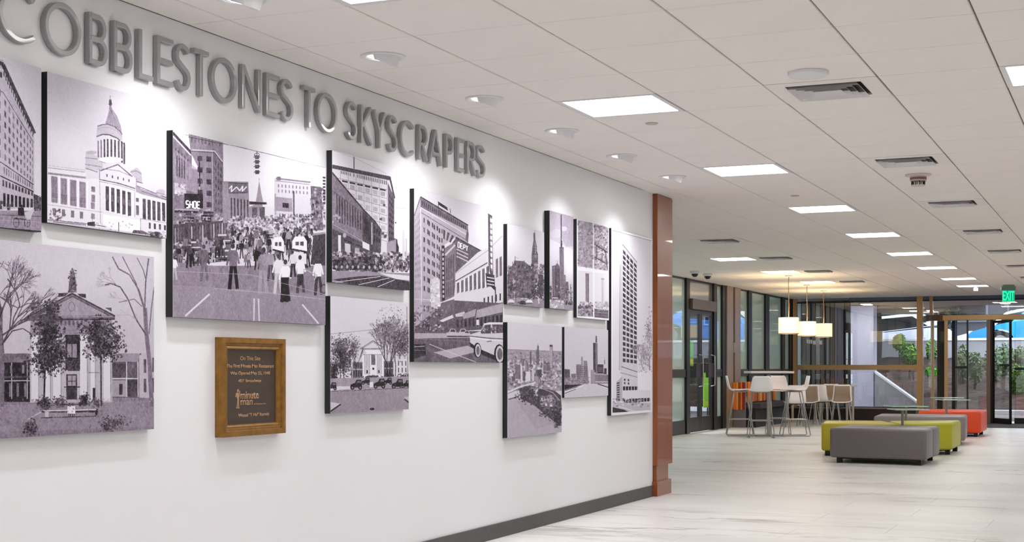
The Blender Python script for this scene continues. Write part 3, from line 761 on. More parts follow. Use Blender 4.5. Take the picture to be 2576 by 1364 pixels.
# bare trees
p.line([(20, 1110), (22, 760), (10, 600), (12, 450)], 30, .42); p.tree(12, 470, 1.75, 95, 16, 6, .32, .5); p.tree(22, 700, 1.1, 110, 12, 6, .3, .55); p.tree(22, 640, .6, 120, 11, 6, .3, .5); p.tree(5, 520, 1.2, 110, 11, 6, .3, .6); p.tree(20, 600, 2.2, 100, 10, 6, .3, .6); p.tree(0, 380, .9, 70, 6, 6, .4, .6)
p.line([(0, 375), (70, 430), (130, 460), (190, 430), (290, 425)], 5, .28); p.line([(60, 265), (120, 360), (140, 440), (100, 520), (85, 600)], 7, .3); p.line([(30, 690), (90, 610), (160, 595), (215, 630)], 7, .3)
p.line([(1000, 1115), (985, 800), (968, 640), (960, 470)], 26, .46); p.line([(968, 640), (960, 480), (920, 350), (860, 250), (790, 210), (750, 130)], 9, .42); p.line([(958, 470), (965, 300), (985, 145)], 9, .42); p.line([(955, 480), (900, 300), (850, 200), (815, 130)], 7, .42)
p.line([(968, 650), (900, 540), (850, 410), (800, 330), (740, 305), (700, 315)], 8, .32); p.line([(985, 640), (1000, 480), (1020, 330)], 6, .4); p.line([(940, 460), (890, 410), (790, 430)], 5, .4); p.line([(970, 300), (950, 220), (910, 140)], 5, .4)
for a in (2.6, 2.9, 3.3, 2.2): p.tree(770, 310, a, 45, 3, 4, .5, .6, .7)
for q in ((900, 540, 2.6), (850, 420, 2.9), (960, 620, 2.3), (1010, 420, .9)): p.tree(q[0], q[1], q[2], 45, 3, 4, .55, .5, .6)
# bench, children, shrubs
p.line([(190, 1195), (300, 1135)], 6, .75); p.poly([(275, 1140), (650, 1128), (650, 1150), (285, 1150)], .2); p.line([(300, 1140), (640, 1132)], 8, .80); p.poly([(305, 1145), (328, 1145), (328, 1185), (305, 1185)], .75); p.line([(640, 1140), (640, 1170)], 14, .2); p.line([(280, 1185), (640, 1175)], 6, .25)
p.line([(380, 1100), (600, 1095)], 5, .2)
for x in (465, 490): p.ell(x, 1098, 9, 10, .3); p.poly([(x - 13, 1108), (x + 12, 1108), (x + 14, 1158), (x - 14, 1158)], .9); p.line([(x - 5, 1158), (x - 5, 1182)], 6, .3); p.line([(x + 6, 1158), (x + 6, 1182)], 6, .3)
p.leaves(215, 1255, 42, 50, 260, 8, .1, .45); p.leaves(760, 1215, 75, 35, 320, 8, .2, .5); p.leaves(710, 1250, 35, 28, 200, 7, .12, .4)
p.speck(-500, 1060, 1010, 1300, 700, 5, .35, .68, .5)
panel(p, 'print_pediment_house', 'large photo panel of a columned house behind bare trees, bottom left')

# ---- 4 busy shopping street
p = Print((410, 300), 2.526, [(437, 318), (821, 431), (816.5, 818), (433.5, 797)], WX + .04, bg=.84)
p.poly([(60, 40), (1050, 330), (1050, 560), (60, 560)], .86)
p.glow(700, 350, 260, 200, .05)
p.poly([(60, 50), (190, 190), (190, 300), (230, 310), (250, 700), (60, 800)], .46)
p.line([(65, 60), (190, 200)], 14, .25); p.line([(68, 85), (185, 215)], 8, .82); p.grid([(75, 130), (175, 230), (175, 400), (75, 370)], 5, 2, .4, .6, .28)
p.poly([(75, 170), (230, 310), (230, 460), (75, 420)], .6, .6); p.grid([(85, 190), (150, 240), (150, 380), (85, 360)], 4, 1, .5, .8, .3)
p.poly([(75, 390), (150, 400), (150, 470), (75, 460)], .72); p.speck(75, 390, 150, 470, 30, 6, .4, .9)
p.poly([(170, 70), (395, 128), (395, 620), (250, 700), (235, 300), (185, 200)], .52); p.poly([(325, 160), (392, 270), (392, 620), (325, 600)], .44)
p.line([(170, 95), (390, 150)], 5, .3); p.grid([(180, 80), (385, 125), (385, 170), (180, 130)], 9, 1, .2, .95, .32); p.line([(190, 180), (340, 195), (390, 265)], 9, .75); p.line([(190, 188), (340, 205), (390, 275)], 4, .25)
p.grid([(215, 200), (330, 210), (330, 580), (215, 560)], 2, 5, .55, .45, .26); p.grid([(338, 240), (388, 300), (388, 600), (338, 590)], 3, 7, .4, .5, .3); p.line([(240, 250), (240, 420)], 9, .2); p.line([(326, 200), (326, 600)], 4, .7)
p.poly([(140, 460), (262, 470), (262, 560), (140, 555)], .14); p.text([(148, 508), (246, 518), (244, 560), (148, 552)], 'SHOE', .93, 9)
p.line([(75, 575), (330, 590)], 12, .16); p.line([(75, 560), (300, 575)], 5, .7); p.poly([(125, 610), (205, 615), (205, 668), (125, 660)], .2); p.grid([(132, 620), (200, 624), (200, 655), (132, 652)], 7, 2, .6, .5, .75)
p.poly([(250, 600), (315, 605), (315, 650), (250, 645)], .18); p.grid([(255, 608), (310, 612), (310, 645), (255, 640)], 5, 2, .6, .5, .7); p.speck(80, 570, 400, 700, 160, 7, .12, .8)
p.poly([(60, 660), (440, 640), (440, 900), (60, 930)], .30); p.grid([(70, 680), (430, 650), (430, 800), (70, 810)], 20, 1, .4, .95, .5, jit=.25)
p.poly([(390, 390), (555, 400), (560, 560), (640, 530), (660, 640), (390, 660)], .56); p.poly([(425, 400), (552, 410), (552, 470), (430, 465)], .42)
p.line([(432, 440), (450, 420), (445, 460), (480, 430), (500, 455), (520, 425), (515, 460), (545, 430)], 7, .9); p.line([(430, 400), (550, 412)], 5, .25); p.line([(432, 468), (545, 470)], 4, .2)
p.grid([(435, 490), (560, 510), (560, 640), (435, 640)], 6, 1, .4, .9, .25); p.poly([(560, 525), (670, 535), (670, 548), (560, 545)], .2); p.grid([(570, 560), (665, 560), (665, 640), (570, 640)], 2, 1, .7, .9, .35)
p.poly([(600, 530), (612, 470), (624, 395), (636, 470), (648, 530)], .58); p.line([(624, 395), (624, 380)], 3, .5)
p.poly([(720, 385), (940, 415), (950, 700), (715, 660)], .80); p.line([(730, 385), (945, 418)], 10, .5); p.line([(725, 400), (940, 432)], 3, .4); p.poly([(735, 375), (760, 375), (760, 400), (735, 398)], .45)
p.grid([(735, 415), (935, 440), (935, 500), (735, 480)], 9, 2, .35, .6, .5); p.poly([(720, 500), (830, 515), (830, 600), (720, 590)], .58); p.poly([(770, 540), (808, 545), (808, 575), (770, 570)], .2); p.grid([(725, 600), (940, 610), (940, 680), (725, 670)], 12, 2, .4, .6, .5, jit=.2); p.line([(725, 480), (725, 660)], 8, .6); p.line([(840, 470), (840, 680)], 10, .35)
p.poly([(945, 440), (1010, 450), (1020, 720), (950, 720)], .40); p.speck(950, 460, 1035, 720, 140, 8, .15, .7); p.grid([(1018, 380), (1045, 385), (1045, 560), (1018, 560)], 1, 9, .8, .5, .2); p.poly([(885, 640), (935, 645), (935, 690), (885, 685)], .25); p.line([(892, 655), (900, 680), (908, 652), (918, 680), (928, 655)], 4, .9)
p.poly([(960, 740), (1045, 730), (1045, 950), (940, 930)], .26); p.line([(955, 745), (1045, 735)], 12, .6)
p.poly([(60, 900), (330, 930), (1050, 940), (1050, 1320), (60, 1300)], .52); p.poly([(60, 1050), (1050, 1120), (1050, 1320), (60, 1300)], .56)
p.speck(420, 620, 960, 760, 900, 7, .2, .92, .8); p.speck(60, 760, 400, 900, 260, 9, .12, .85)
for x, y, s_ in ((385, 760, 1.4), (560, 750, .8), (190, 800, 1.3), (330, 830, 1.2), (400, 860, 1.4), (690, 745, .7)):
    p.poly([(x - 45 * s_, y + 20 * s_), (x - 38 * s_, y - 8 * s_), (x - 20 * s_, y - 24 * s_), (x + 20 * s_, y - 24 * s_), (x + 38 * s_, y - 6 * s_), (x + 45 * s_, y + 22 * s_)], .35)
    p.line([(x - 20 * s_, y - 18 * s_), (x + 20 * s_, y - 18 * s_)], 8 * s_, .8); p.line([(x - 40 * s_, y + 8 * s_), (x + 40 * s_, y + 8 * s_)], 5 * s_, .85); p.line([(x - 30 * s_, y + 22 * s_), (x + 32 * s_, y + 22 * s_)], 6 * s_, .12)
p.crowd(430, 740, 950, 860, 90, 70); p.crowd(480, 820, 940, 960, 46, 120); p.crowd(80, 860, 400, 940, 14, 130)
for x, y, w_ in ((740, 800, 36), (873, 800, 46)):
    p.poly([(x - w_, y + 30), (x - w_, y - 15), (x - w_ * .6, y - 45), (x + w_ * .6, y - 45), (x + w_, y - 15), (x + w_, y + 50), (x + w_ * .8, y + 50)], .92)
    p.poly([(x - w_ * .55, y - 12), (x - 4, y - 12), (x - 4, y + 12), (x - w_ * .55, y + 10)], .35); p.poly([(x + 4, y - 12), (x + w_ * .55, y - 12), (x + w_ * .55, y + 14), (x + 4, y + 12)], .35); p.line([(x - w_, y + 34), (x + w_, y + 54)], 10, .2)
p.poly([(830, 845), (915, 865), (915, 930), (835, 910)], .88)
for a in ((452, 1085, 300, .45, .10, 0), (265, 1030, 240, .40, .42, 0), (640, 1115, 300, .55, .62, 8), (690, 1030, 200, .62, .3, 0), (735, 1110, 250, .88, .78, 6), (780, 1165, 270, .95, .14, 4), (875, 1110, 240, .92, .28, 0), (985, 1125, 235, .92, .22, 0), (70, 1020, 160, .9, .7, 0), (830, 1010, 170, .85, .2, 0), (165, 940, 170, .25, .15, 0)): p.person(*a)
p.poly([(755, 1010), (805, 1010), (800, 1165), (752, 1160)], .15); p.poly([(855, 1000), (895, 1000), (890, 1062), (860, 1060)], .22); p.ell(1020, 1085, 20, 32, .3); p.ell(1020, 1085, 13, 24, .5)
p.line([(140, 1250), (300, 1110)], 12, .85); p.line([(585, 1140), (582, 1282)], 9, .82); p.line([(612, 1142), (616, 1285)], 9, .82); p.line([(885, 1180), (985, 1300)], 10, .86)
p.line([(60, 960), (560, 990), (1030, 1120)], 3, .68); p.line([(330, 1075), (700, 1110), (1030, 1150)], 4, .7); p.line([(900, 960), (980, 1000), (960, 1030)], 6, .7)
p.line([(150, 80), (600, 205), (1040, 330)], 4, .5); p.line([(390, 150), (610, 200), (1040, 300)], 3, .55)
p.line([(611, 175), (611, 240)], 5, .4)
for y in (245, 275, 305, 340): p.poly([(598, y - 12), (626, y - 10), (624, y + 13), (600, y + 13)], .3); p.line([(590, y), (632, y)], 5, .35)
p.line(arc(611, 232, 16, 12, 0, 360, 12), 4, .35)
panel(p, 'print_shopping_street', 'biggest photo panel, crowded shopping street with a SHOE sign')

# ---- 5 department store street
p = Print((800, 370), 3.588, [(837, 380), (1031, 429), (1029, 729.5), (834.5, 711)], WX + .036, bg=.9)
p.poly([(125, 30), (840, 200), (840, 1100), (125, 1000)], .91)
p.poly([(130, 170), (650, 270), (690, 460), (690, 850), (620, 1080), (130, 900)], .85)
p.poly([(130, 165), (650, 262), (655, 300), (130, 200)], .30); p.line([(650, 265), (692, 460)], 14, .25); p.line([(328, 90), (328, 200)], 9, .35); p.line([(130, 35), (330, 100)], 3, .7); p.line([(330, 100), (620, 240)], 2, .6)
p.grid([(205, 215), (625, 300), (625, 345), (205, 250)], 26, 1, .4, .8, .3, skip=.15)
for k in range(7):
    q = k * 78; p.line([(150, 280 + q * .9), (625, 385 + q)], 4, .5)
for k in range(7): x = 205 + k * 70; p.line([(x, 225 + k * 12), (x, 900)], 4, .6)
p.grid([(210, 310), (620, 390), (620, 850), (210, 760)], 6, 6, .6, .5, .7, jit=.06); p.grid([(210, 300), (620, 385), (620, 400), (210, 318)], 6, 1, .75, .9, .2)
p.speck(560, 520, 620, 820, 6, 12, .1, .3)
p.poly([(632, 320), (690, 450), (685, 820), (715, 830), (725, 1040), (632, 900)], .38); p.grid([(640, 400), (684, 480), (684, 850), (640, 850)], 3, 8, .5, .5, .18, jit=.1); p.poly([(620, 860), (700, 830), (722, 1040), (620, 1000)], .6); p.poly([(705, 830), (728, 900), (725, 1045), (700, 1040)], .2)
p.poly([(125, 220), (310, 440), (400, 550), (400, 900), (125, 780)], .48); p.line([(128, 235), (310, 450), (405, 560)], 12, .22); p.poly([(400, 550), (510, 660), (500, 960), (400, 900)], .30); p.poly([(505, 655), (572, 745), (565, 950), (500, 960)], .33)
p.line([(400, 555), (515, 670), (570, 750)], 7, .18); p.grid([(160, 410), (395, 590), (395, 760), (160, 690)], 10, 1, .45, .9, .28, jit=.05); p.line([(130, 400), (395, 590)], 4, .3); p.line([(130, 700), (400, 850)], 6, .65); p.speck(130, 620, 200, 700, 8, 10, .6, .75)
p.grid([(415, 640), (475, 690), (475, 850), (415, 810)], 4, 1, .5, .9, .15); p.line([(485, 680), (485, 880)], 12, .7); p.grid([(500, 700), (560, 760), (560, 880), (500, 860)], 3, 2, .5, .7, .15)
p.poly([(125, 740), (560, 940), (560, 1060), (125, 1080)], .32); p.line([(180, 790), (240, 800)], 14, .25); p.poly([(180, 800), (205, 800), (205, 950), (180, 950)], .88); p.line([(230, 840), (400, 905)], 8, .15); p.poly([(400, 850), (462, 880), (462, 935), (400, 910)], .88); p.poly([(240, 870), (290, 880), (290, 960), (240, 950)], .78); p.ell(238, 800, 16, 22, .7); p.poly([(330, 910), (370, 915), (370, 980), (330, 980)], .65)
p.speck(130, 950, 820, 1120, 900, 11, .08, .9, .85); p.speck(140, 1000, 560, 1120, 260, 14, .08, .5, .8); p.crowd(520, 1060, 820, 1120, 30, 80)
for k in range(9): x = 160 + k * 50; p.line(arc(x, 1085, 20, 26, 0, 360, 14), 5, .12); p.ell(x, 1085, 10, 14, .7)
p.poly([(125, 1120), (840, 1135), (840, 1300), (120, 1230)], .58); p.poly([(125, 1200), (350, 1170), (560, 1160), (840, 1215), (840, 1300), (350, 1260)], .26); p.poly([(540, 1135), (840, 1160), (840, 1200), (700, 1190)], .85)
for a in ([(150, 1225), (560, 1168)], [(360, 1245), (640, 1180)], [(520, 1268), (690, 1195)]): p.line(a, 6, .85)
p.poly([(790, 820), (802, 820), (802, 1000), (790, 1000)], .75); p.poly([(760, 750), (780, 750), (785, 1020), (760, 1020)], .82); p.line([(700, 545), (790, 555)], 3, .6); p.ell(700, 680, 7, 7, .3)
panel(p, 'print_department_store', 'photo panel of a tall store corner and parked cars, left of the hotel panel')

# ---- 6 white house with cars
p = Print((800, 730), 4.132, [(832.5, 745.7), (1030, 761.5), (1026.5, 1031), (830, 1040)], WX + .036, bg=.82)
p.poly([(120, 50), (960, 120), (960, 500), (120, 500)], .84)
p.poly([(350, 700), (780, 700), (780, 920), (350, 920)], .82)
p.line([(130, 460), (330, 440), (590, 410), (610, 400)], 4, .5); p.line([(568, 415), (568, 470)], 4, .6)
p.poly([(440, 610), (570, 525), (690, 605), (690, 625), (440, 625)], .72); p.line([(440, 612), (570, 528), (690, 608)], 8, .45); p.line([(455, 612), (690, 612)], 5, .4); p.poly([(480, 605), (570, 550), (660, 602)], .85)
p.poly([(455, 625), (690, 625), (690, 915), (455, 915)], .92); p.grid([(475, 675), (540, 675), (540, 880), (475, 880)], 4, 1, .5, 1, .6); p.grid([(605, 675), (660, 675), (660, 880), (605, 880)], 4, 1, .5, 1, .6); p.poly([(548, 675), (592, 675), (592, 780), (548, 780)], .42); p.poly([(560, 810), (580, 810), (580, 830), (560, 830)], .15); p.line([(545, 680), (545, 900)], 8, .95); p.line([(598, 680), (598, 900)], 8, .95); p.poly([(498, 835), (512, 835), (512, 868), (498, 868)], .2); p.poly([(620, 835), (634, 835), (634, 865), (620, 865)], .2); p.line([(470, 672), (670, 672)], 5, .5)
p.poly([(355, 750), (460, 750), (460, 915), (355, 915)], .45); p.grid([(360, 760), (455, 760), (455, 820), (360, 820)], 4, 1, .5, .9, .22); p.grid([(360, 835), (455, 835), (455, 905), (360, 905)], 4, 1, .5, .9, .2); p.line([(350, 825), (460, 825)], 6, .85)
p.poly([(680, 740), (780, 740), (780, 900), (680, 900)], .42); p.grid([(685, 750), (775, 750), (775, 890), (685, 890)], 4, 2, .5, .7, .2); p.line([(680, 815), (780, 815)], 5, .8)
p.poly([(790, 720), (945, 720), (945, 890), (790, 890)], .86); p.grid([(815, 730), (930, 730), (930, 870), (815, 870)], 3, 2, .25, .7, .25)
p.poly([(190, 700), (350, 720), (350, 920), (190, 920)], .85)
p.leaves(230, 600, 95, 110, 700, 10, .12, .6, .75); p.leaves(260, 760, 80, 120, 700, 10, .10, .5); p.leaves(370, 590, 60, 100, 350, 9, .2, .65, .7); p.leaves(160, 850, 45, 110, 450, 10, .06, .35)
for x in (230, 265, 345, 390): p.tree(x, 920, 1.57, 90, 8, 6, .2, .35)
for q in ((715, 905, 130, 12), (745, 910, 140, 12), (800, 900, 120, 9), (690, 700, 90, 7)): p.tree(q[0], q[1], 1.57 + RS.uniform(-.1, .1), q[2], q[3], 8, .25, .38)
p.leaves(760, 420, 130, 200, 1100, 9, .2, .75, .6); p.leaves(870, 600, 80, 110, 600, 9, .15, .5, .7); p.leaves(660, 480, 60, 90, 300, 8, .25, .7, .6)
p.leaves(890, 910, 60, 30, 260, 9, .08, .35); p.leaves(730, 895, 40, 30, 150, 9, .08, .35); p.leaves(560, 905, 110, 12, 200, 8, .1, .4)
p.line([(930, 170), (930, 900)], 5, .25); p.line([(225, 920), (225, 1050)], 5, .15); p.line([(180, 920), (345, 920)], 5, .4)
p.poly([(120, 920), (945, 900), (945, 1015), (120, 1045)], .62); p.poly([(120, 1000), (330, 1000), (330, 1030), (120, 1040)], .85)
for x, y, s_ in ((390, 985, 1.0), (630, 975, 1.0), (820, 980, 1.0), (490, 950, .7), (720, 950, .7), (910, 985, .8), (140, 1000, .8)):
    p.poly([(x - 62 * s_, y + 30 * s_), (x - 55 * s_, y - 2 * s_), (x - 10 * s_, y - 20 * s_), (x + 5 * s_, y - 52 * s_), (x + 55 * s_, y - 52 * s_), (x + 62 * s_, y + 28 * s_)], .14)
    p.poly([(x + 14 * s_, y - 42 * s_), (x + 48 * s_, y - 42 * s_), (x + 50 * s_, y - 18 * s_), (x + 8 * s_, y - 18 * s_)], .45)
    for d in (-38, 42): p.ell(x + d * s_, y + 30 * s_, 20 * s_, 22 * s_, .08); p.ell(x + d * s_, y + 30 * s_, 10 * s_, 11 * s_, .5)
p.poly([(530, 960), (565, 955), (570, 1010), (530, 1015)], .9)
p.line([(120, 1052), (945, 1020)], 5, .18); p.poly([(120, 1055), (945, 1022), (945, 1300), (120, 1300)], .60); p.poly([(120, 1060), (600, 1040), (945, 1150), (945, 1300), (120, 1300)], .57, .7)
p.poly([(125, 1160), (225, 1180), (130, 1255)], .80); p.line([(120, 1260), (230, 1185)], 14, .14); p.poly([(890, 1120), (945, 1110), (945, 1160)], .75); p.line([(890, 1140), (945, 1180)], 12, .15); p.ell(553, 1238, 24, 14, .1)
panel(p, 'print_white_house', 'photo panel of a white columned house with old cars parked in front')

# ---- 7 hotel tower and street sign
p = Print((1010, 460), 2.904, [(1044, 474), (1267, 531), (1263.5, 912), (1039.5, 911.5)], WX + .03, bg=.82)
p.poly([(90, 40), (760, 200), (760, 500), (90, 300)], .80); p.glow(650, 350, 160, 160, .09)
p.poly([(98, 240), (145, 100), (490, 310), (490, 440), (400, 400), (290, 470), (290, 860), (145, 1080), (90, 1080)], .66)
p.poly([(145, 100), (490, 310), (488, 350), (145, 180)], .42); p.line([(145, 102), (492, 312)], 8, .22); p.line([(145, 180), (480, 380)], 6, .82); p.line([(145, 215), (470, 415)], 4, .35); p.line([(98, 240), (145, 105)], 7, .4); p.grid([(150, 125), (480, 320), (480, 350), (150, 165)], 22, 1, .45, .9, .25)
p.grid([(152, 225), (300, 330), (292, 860), (148, 800)], 4, 8, .28, .5, .28, jit=.06); p.grid([(180, 240), (318, 335), (312, 860), (176, 810)], 4, 8, .26, .5, .3, jit=.06); p.grid([(300, 320), (470, 430), (400, 470), (305, 420)], 5, 1, .5, .7, .3)
p.grid([(100, 260), (142, 200), (142, 800), (96, 800)], 4, 12, .35, .5, .5, jit=.05); p.line([(145, 190), (145, 1060)], 5, .85); p.line([(90, 850), (290, 860)], 5, .8)
p.poly([(272, 135), (340, 180), (345, 205), (275, 160)], .2); p.line([(275, 160), (275, 190)], 4, .25); p.line([(360, 190), (365, 225)], 4, .3); p.poly([(488, 310), (495, 380), (490, 440), (470, 420)], .4)
p.poly([(145, 870), (240, 870), (240, 1060), (145, 1060)], .6); p.grid([(150, 890), (238, 900), (238, 950), (150, 945)], 3, 1, .3, .8, .3); p.grid([(150, 1000), (230, 1010), (230, 1060), (150, 1060)], 5, 1, .5, .9, .25)
p.poly([(395, 420), (400, 400), (580, 500), (395, 660)], .36); p.line([(400, 398), (585, 498)], 7, .22); p.text([(415, 430), (492, 470), (490, 502), (412, 470)], 'DEPT', .9, 7)
for k in range(3): p.line([(405, 485 + k * 26), (490, 525 + k * 26)], 8, .75)
p.poly([(280, 500), (400, 430), (400, 700), (385, 830), (300, 870), (280, 870)], .46); p.line([(322, 530), (395, 455)], 12, .75); p.grid([(325, 560), (390, 510), (385, 700), (325, 720)], 5, 1, .45, .95, .28); p.grid([(325, 730), (388, 700), (385, 820), (325, 835)], 5, 1, .45, .95, .3)
p.poly([(295, 460), (318, 458), (318, 860), (295, 862)], .2); 
for k in range(11): p.poly([(300, 480 + k * 34), (312, 480 + k * 34), (312, 500 + k * 34), (300, 500 + k * 34)], .72)
p.poly([(395, 660), (560, 510), (640, 470), (740, 380), (740, 900), (390, 900)], .82); p.line([(395, 665), (640, 490), (740, 390)], 4, .6); p.line([(395, 720), (630, 585)], 8, .35)
for k in range(8):
    x = 405 + k * 31; t_ = 735 - k * 17; p.poly([(x, t_), (x + 18, t_ - 10), (x + 18, 800 - k * 6), (x, 810 - k * 6)], .40); p.line([(x + 24, t_ - 15), (x + 24, 800 - k * 6)], 6, .9)
p.grid([(685, 560), (740, 530), (740, 680), (685, 700)], 2, 1, .6, .95, .4); p.grid([(590, 840), (735, 800), (735, 860), (590, 900)], 5, 1, .35, .85, .2)
p.poly([(638, 225), (668, 245), (672, 760), (645, 650)], .30); p.poly([(650, 250), (668, 258), (672, 650), (655, 640)], .5)
for k in range(9): p.poly([(652, 262 + k * 42), (666, 266 + k * 42), (666, 294 + k * 42), (653, 288 + k * 42)], .92)
p.poly([(615, 660), (680, 675), (684, 790), (655, 760), (622, 755)], .22)
for k in range(3): p.line([(625, 690 + k * 24), (678, 700 + k * 24)], 8, .82)
p.line([(640, 230), (640, 650)], 4, .2); p.line([(686, 760), (686, 880)], 8, .3)
p.poly([(210, 720), (245, 690), (280, 710), (282, 910), (215, 920)], .78); p.speck(212, 700, 280, 900, 90, 6, .6, .95)
p.poly([(90, 1060), (290, 900), (390, 860), (745, 880), (745, 1060), (90, 1110)], .36); p.poly([(285, 880), (385, 850), (385, 990), (285, 1010)], .4)
p.poly([(270, 1010), (370, 965), (380, 985), (300, 1018)], .82); p.poly([(390, 960), (460, 940), (460, 975), (395, 980)], .75); p.poly([(445, 960), (545, 920), (535, 975), (450, 995)], .62); p.poly([(550, 930), (738, 880), (738, 945), (540, 990)], .64); p.line([(550, 925), (740, 875)], 6, .4)
p.poly([(460, 870), (515, 875), (515, 905), (460, 900)], .4); p.grid([(395, 1000), (740, 960), (740, 1040), (395, 1060)], 12, 1, .5, .9, .15, jit=.08); p.poly([(545, 1000), (565, 1000), (565, 1040), (545, 1040)], .85); p.speck(90, 900, 300, 1090, 120, 7, .15, .8)
p.crowd(180, 1070, 300, 1100, 6, 40)
p.poly([(85, 1090), (745, 1080), (745, 1320), (80, 1320)], .38); p.poly([(90, 1100), (500, 1100), (500, 1130), (90, 1140)], .66); p.poly([(230, 1240), (480, 1190), (560, 1230), (350, 1285)], .68); p.line([(200, 1180), (300, 1220), (540, 1310)], 5, .8); p.line([(90, 1140), (500, 1160)], 3, .5)
for x, y, s_ in ((365, 1100, .8), (440, 1100, .8), (470, 1105, .6)):
    p.poly([(x - 45 * s_, y + 28 * s_), (x - 48 * s_, y - 5 * s_), (x - 25 * s_, y - 12 * s_), (x - 12 * s_, y - 42 * s_), (x + 28 * s_, y - 42 * s_), (x + 45 * s_, y - 8 * s_), (x + 50 * s_, y + 25 * s_)], .72); p.poly([(x - 15 * s_, y - 14 * s_), (x - 6 * s_, y - 35 * s_), (x + 24 * s_, y - 35 * s_), (x + 36 * s_, y - 12 * s_)], .28); p.line([(x - 44 * s_, y + 28 * s_), (x + 48 * s_, y + 28 * s_)], 9 * s_, .12)
# near car, right
p.poly([(495, 1110), (540, 1095), (575, 1085), (600, 1030), (640, 1018), (745, 1020), (745, 1290), (690, 1275), (570, 1240), (500, 1190)], .80)
p.poly([(575, 1090), (605, 1040), (650, 1035), (650, 1100), (580, 1102)], .30); p.poly([(660, 1035), (740, 1035), (740, 1095), (660, 1100)], .35); p.line([(600, 1030), (745, 1022)], 6, .92); p.speck(590, 1045, 735, 1090, 40, 7, .15, .75)
p.line([(497, 1120), (640, 1135), (745, 1140)], 7, .35); p.line([(497, 1130), (640, 1148), (745, 1155)], 4, .95); p.line([(620, 1160), (655, 1155)], 6, .4); p.poly([(495, 1165), (560, 1210), (745, 1290), (745, 1320), (600, 1265), (500, 1195)], .15)
for a in ((555, 1225, 20, 48), (714, 1250, 30, 62)): p.ell(a[0] - 4, a[1] - 2, a[2] + 8, a[3] + 8, .08); p.ell(*a, .8); p.ell(a[0], a[1], a[2] * .65, a[3] * .7, .4)
p.poly([(85, 1180), (170, 1180), (172, 1260), (85, 1290)], .2); p.line([(88, 1200), (165, 1195)], 6, .65); p.line([(88, 1225), (168, 1225)], 4, .5)
panel(p, 'print_hotel_street', 'tall photo panel of a hotel tower, vertical street sign and fifties car')

# ---- 8 church spire behind trees
p = Print((1250, 540), 5.052, [(1277, 560), (1369, 588), (1369, 774.5), (1275.5, 765.6)], WX + .03, bg=.83)
p.poly([(130, 100), (610, 230), (610, 700), (130, 700)], .83); p.glow(250, 250, 180, 200, .05)
p.poly([(468, 240), (490, 240), (492, 330), (510, 400), (512, 470), (525, 510), (525, 830), (445, 850), (445, 520), (455, 420), (470, 330)], .38); p.poly([(485, 340), (508, 410), (508, 560), (480, 540)], .55); p.line([(486, 205), (484, 250)], 4, .35); p.line([(452, 500), (525, 510)], 8, .22); p.line([(450, 590), (520, 600)], 6, .25); p.poly([(475, 620), (525, 630), (525, 830), (475, 840)], .62); p.grid([(455, 380), (515, 400), (515, 500), (455, 480)], 3, 3, .4, .6, .3)
p.poly([(135, 760), (160, 660), (200, 640), (235, 575), (350, 590), (420, 650), (450, 700), (450, 1060), (135, 1060)], .38); p.grid([(230, 590), (440, 680), (440, 1000), (230, 960)], 8, 6, .4, .6, .25, jit=.1)
for x, y in ((170, 640), (203, 590), (235, 520), (352, 580), (225, 575)): p.line([(x, y), (x, y + 90)], 8, .35)
p.line([(245, 540), (285, 550)], 4, .5); p.poly([(205, 820), (240, 820), (235, 1000), (210, 1000)], .75); p.speck(140, 640, 600, 1080, 600, 12, .18, .62, .6)
p.poly([(530, 760), (590, 770), (590, 900), (530, 900)], .3); p.leaves(440, 970, 80, 130, 500, 12, .12, .42); p.leaves(560, 960, 60, 130, 380, 12, .18, .45); p.poly([(345, 830), (440, 850), (440, 1000), (345, 980)], .55, .5)
p.poly([(130, 1060), (610, 1090), (610, 1190), (130, 1140)], .55)
for x, y, g in ((180, 1105, .85), (300, 1095, .6), (415, 1105, .9), (330, 1120, .25)): p.poly([(x - 45, y + 18), (x - 40, y - 8), (x - 20, y - 26), (x + 18, y - 26), (x + 38, y - 6), (x + 44, y + 18)], g); p.line([(x - 38, y + 20), (x + 38, y + 20)], 8, .12)
p.line([(220, 990), (222, 1110)], 4, .85); p.line([(535, 1060), (535, 1130)], 12, .85); p.line([(500, 880), (500, 1090)], 4, .3); p.line([(140, 1020), (460, 1060)], 3, .2)
panel(p, 'print_church_spire', 'photo panel of a church spire above dark trees, top row')

# ---- 9 slim skyscraper in cloud
p = Print((1250, 540), 5.052, [(1384.5, 530), (1443, 546), (1440.5, 781), (1381, 775.5)], WX + .043, bg=.72)
p.poly([(660, -60), (980, 20), (980, 450), (660, 300)], .66); p.poly([(830, -30), (980, 30), (980, 400), (880, 410), (830, 300)], .56, .8); p.glow(720, 450, 110, 260, .12); p.glow(920, 640, 90, 260, .2); p.ell(760, 240, 70, 60, .78, .6); p.ell(860, 180, 40, 30, .8, .6)
p.line([(824, 0), (820, 400)], 12, .2); p.line([(824, 330), (822, 410)], 20, .25); p.poly([(797, 410), (852, 412), (850, 1090), (797, 1090)], .38); p.line([(800, 420), (850, 420)], 8, .2)
for k in range(5): p.line([(803 + k * 11, 420), (803 + k * 11, 1090)], 3, .6)
p.poly([(700, 650), (745, 640), (768, 610), (800, 660), (800, 1090), (700, 1080)], .40); p.line([(768, 580), (768, 640)], 4, .4); p.grid([(705, 680), (798, 690), (798, 1060), (705, 1050)], 6, 1, .4, 1, .2); p.line([(722, 660), (722, 1060)], 5, .7); p.line([(745, 660), (745, 1050)], 4, .2)
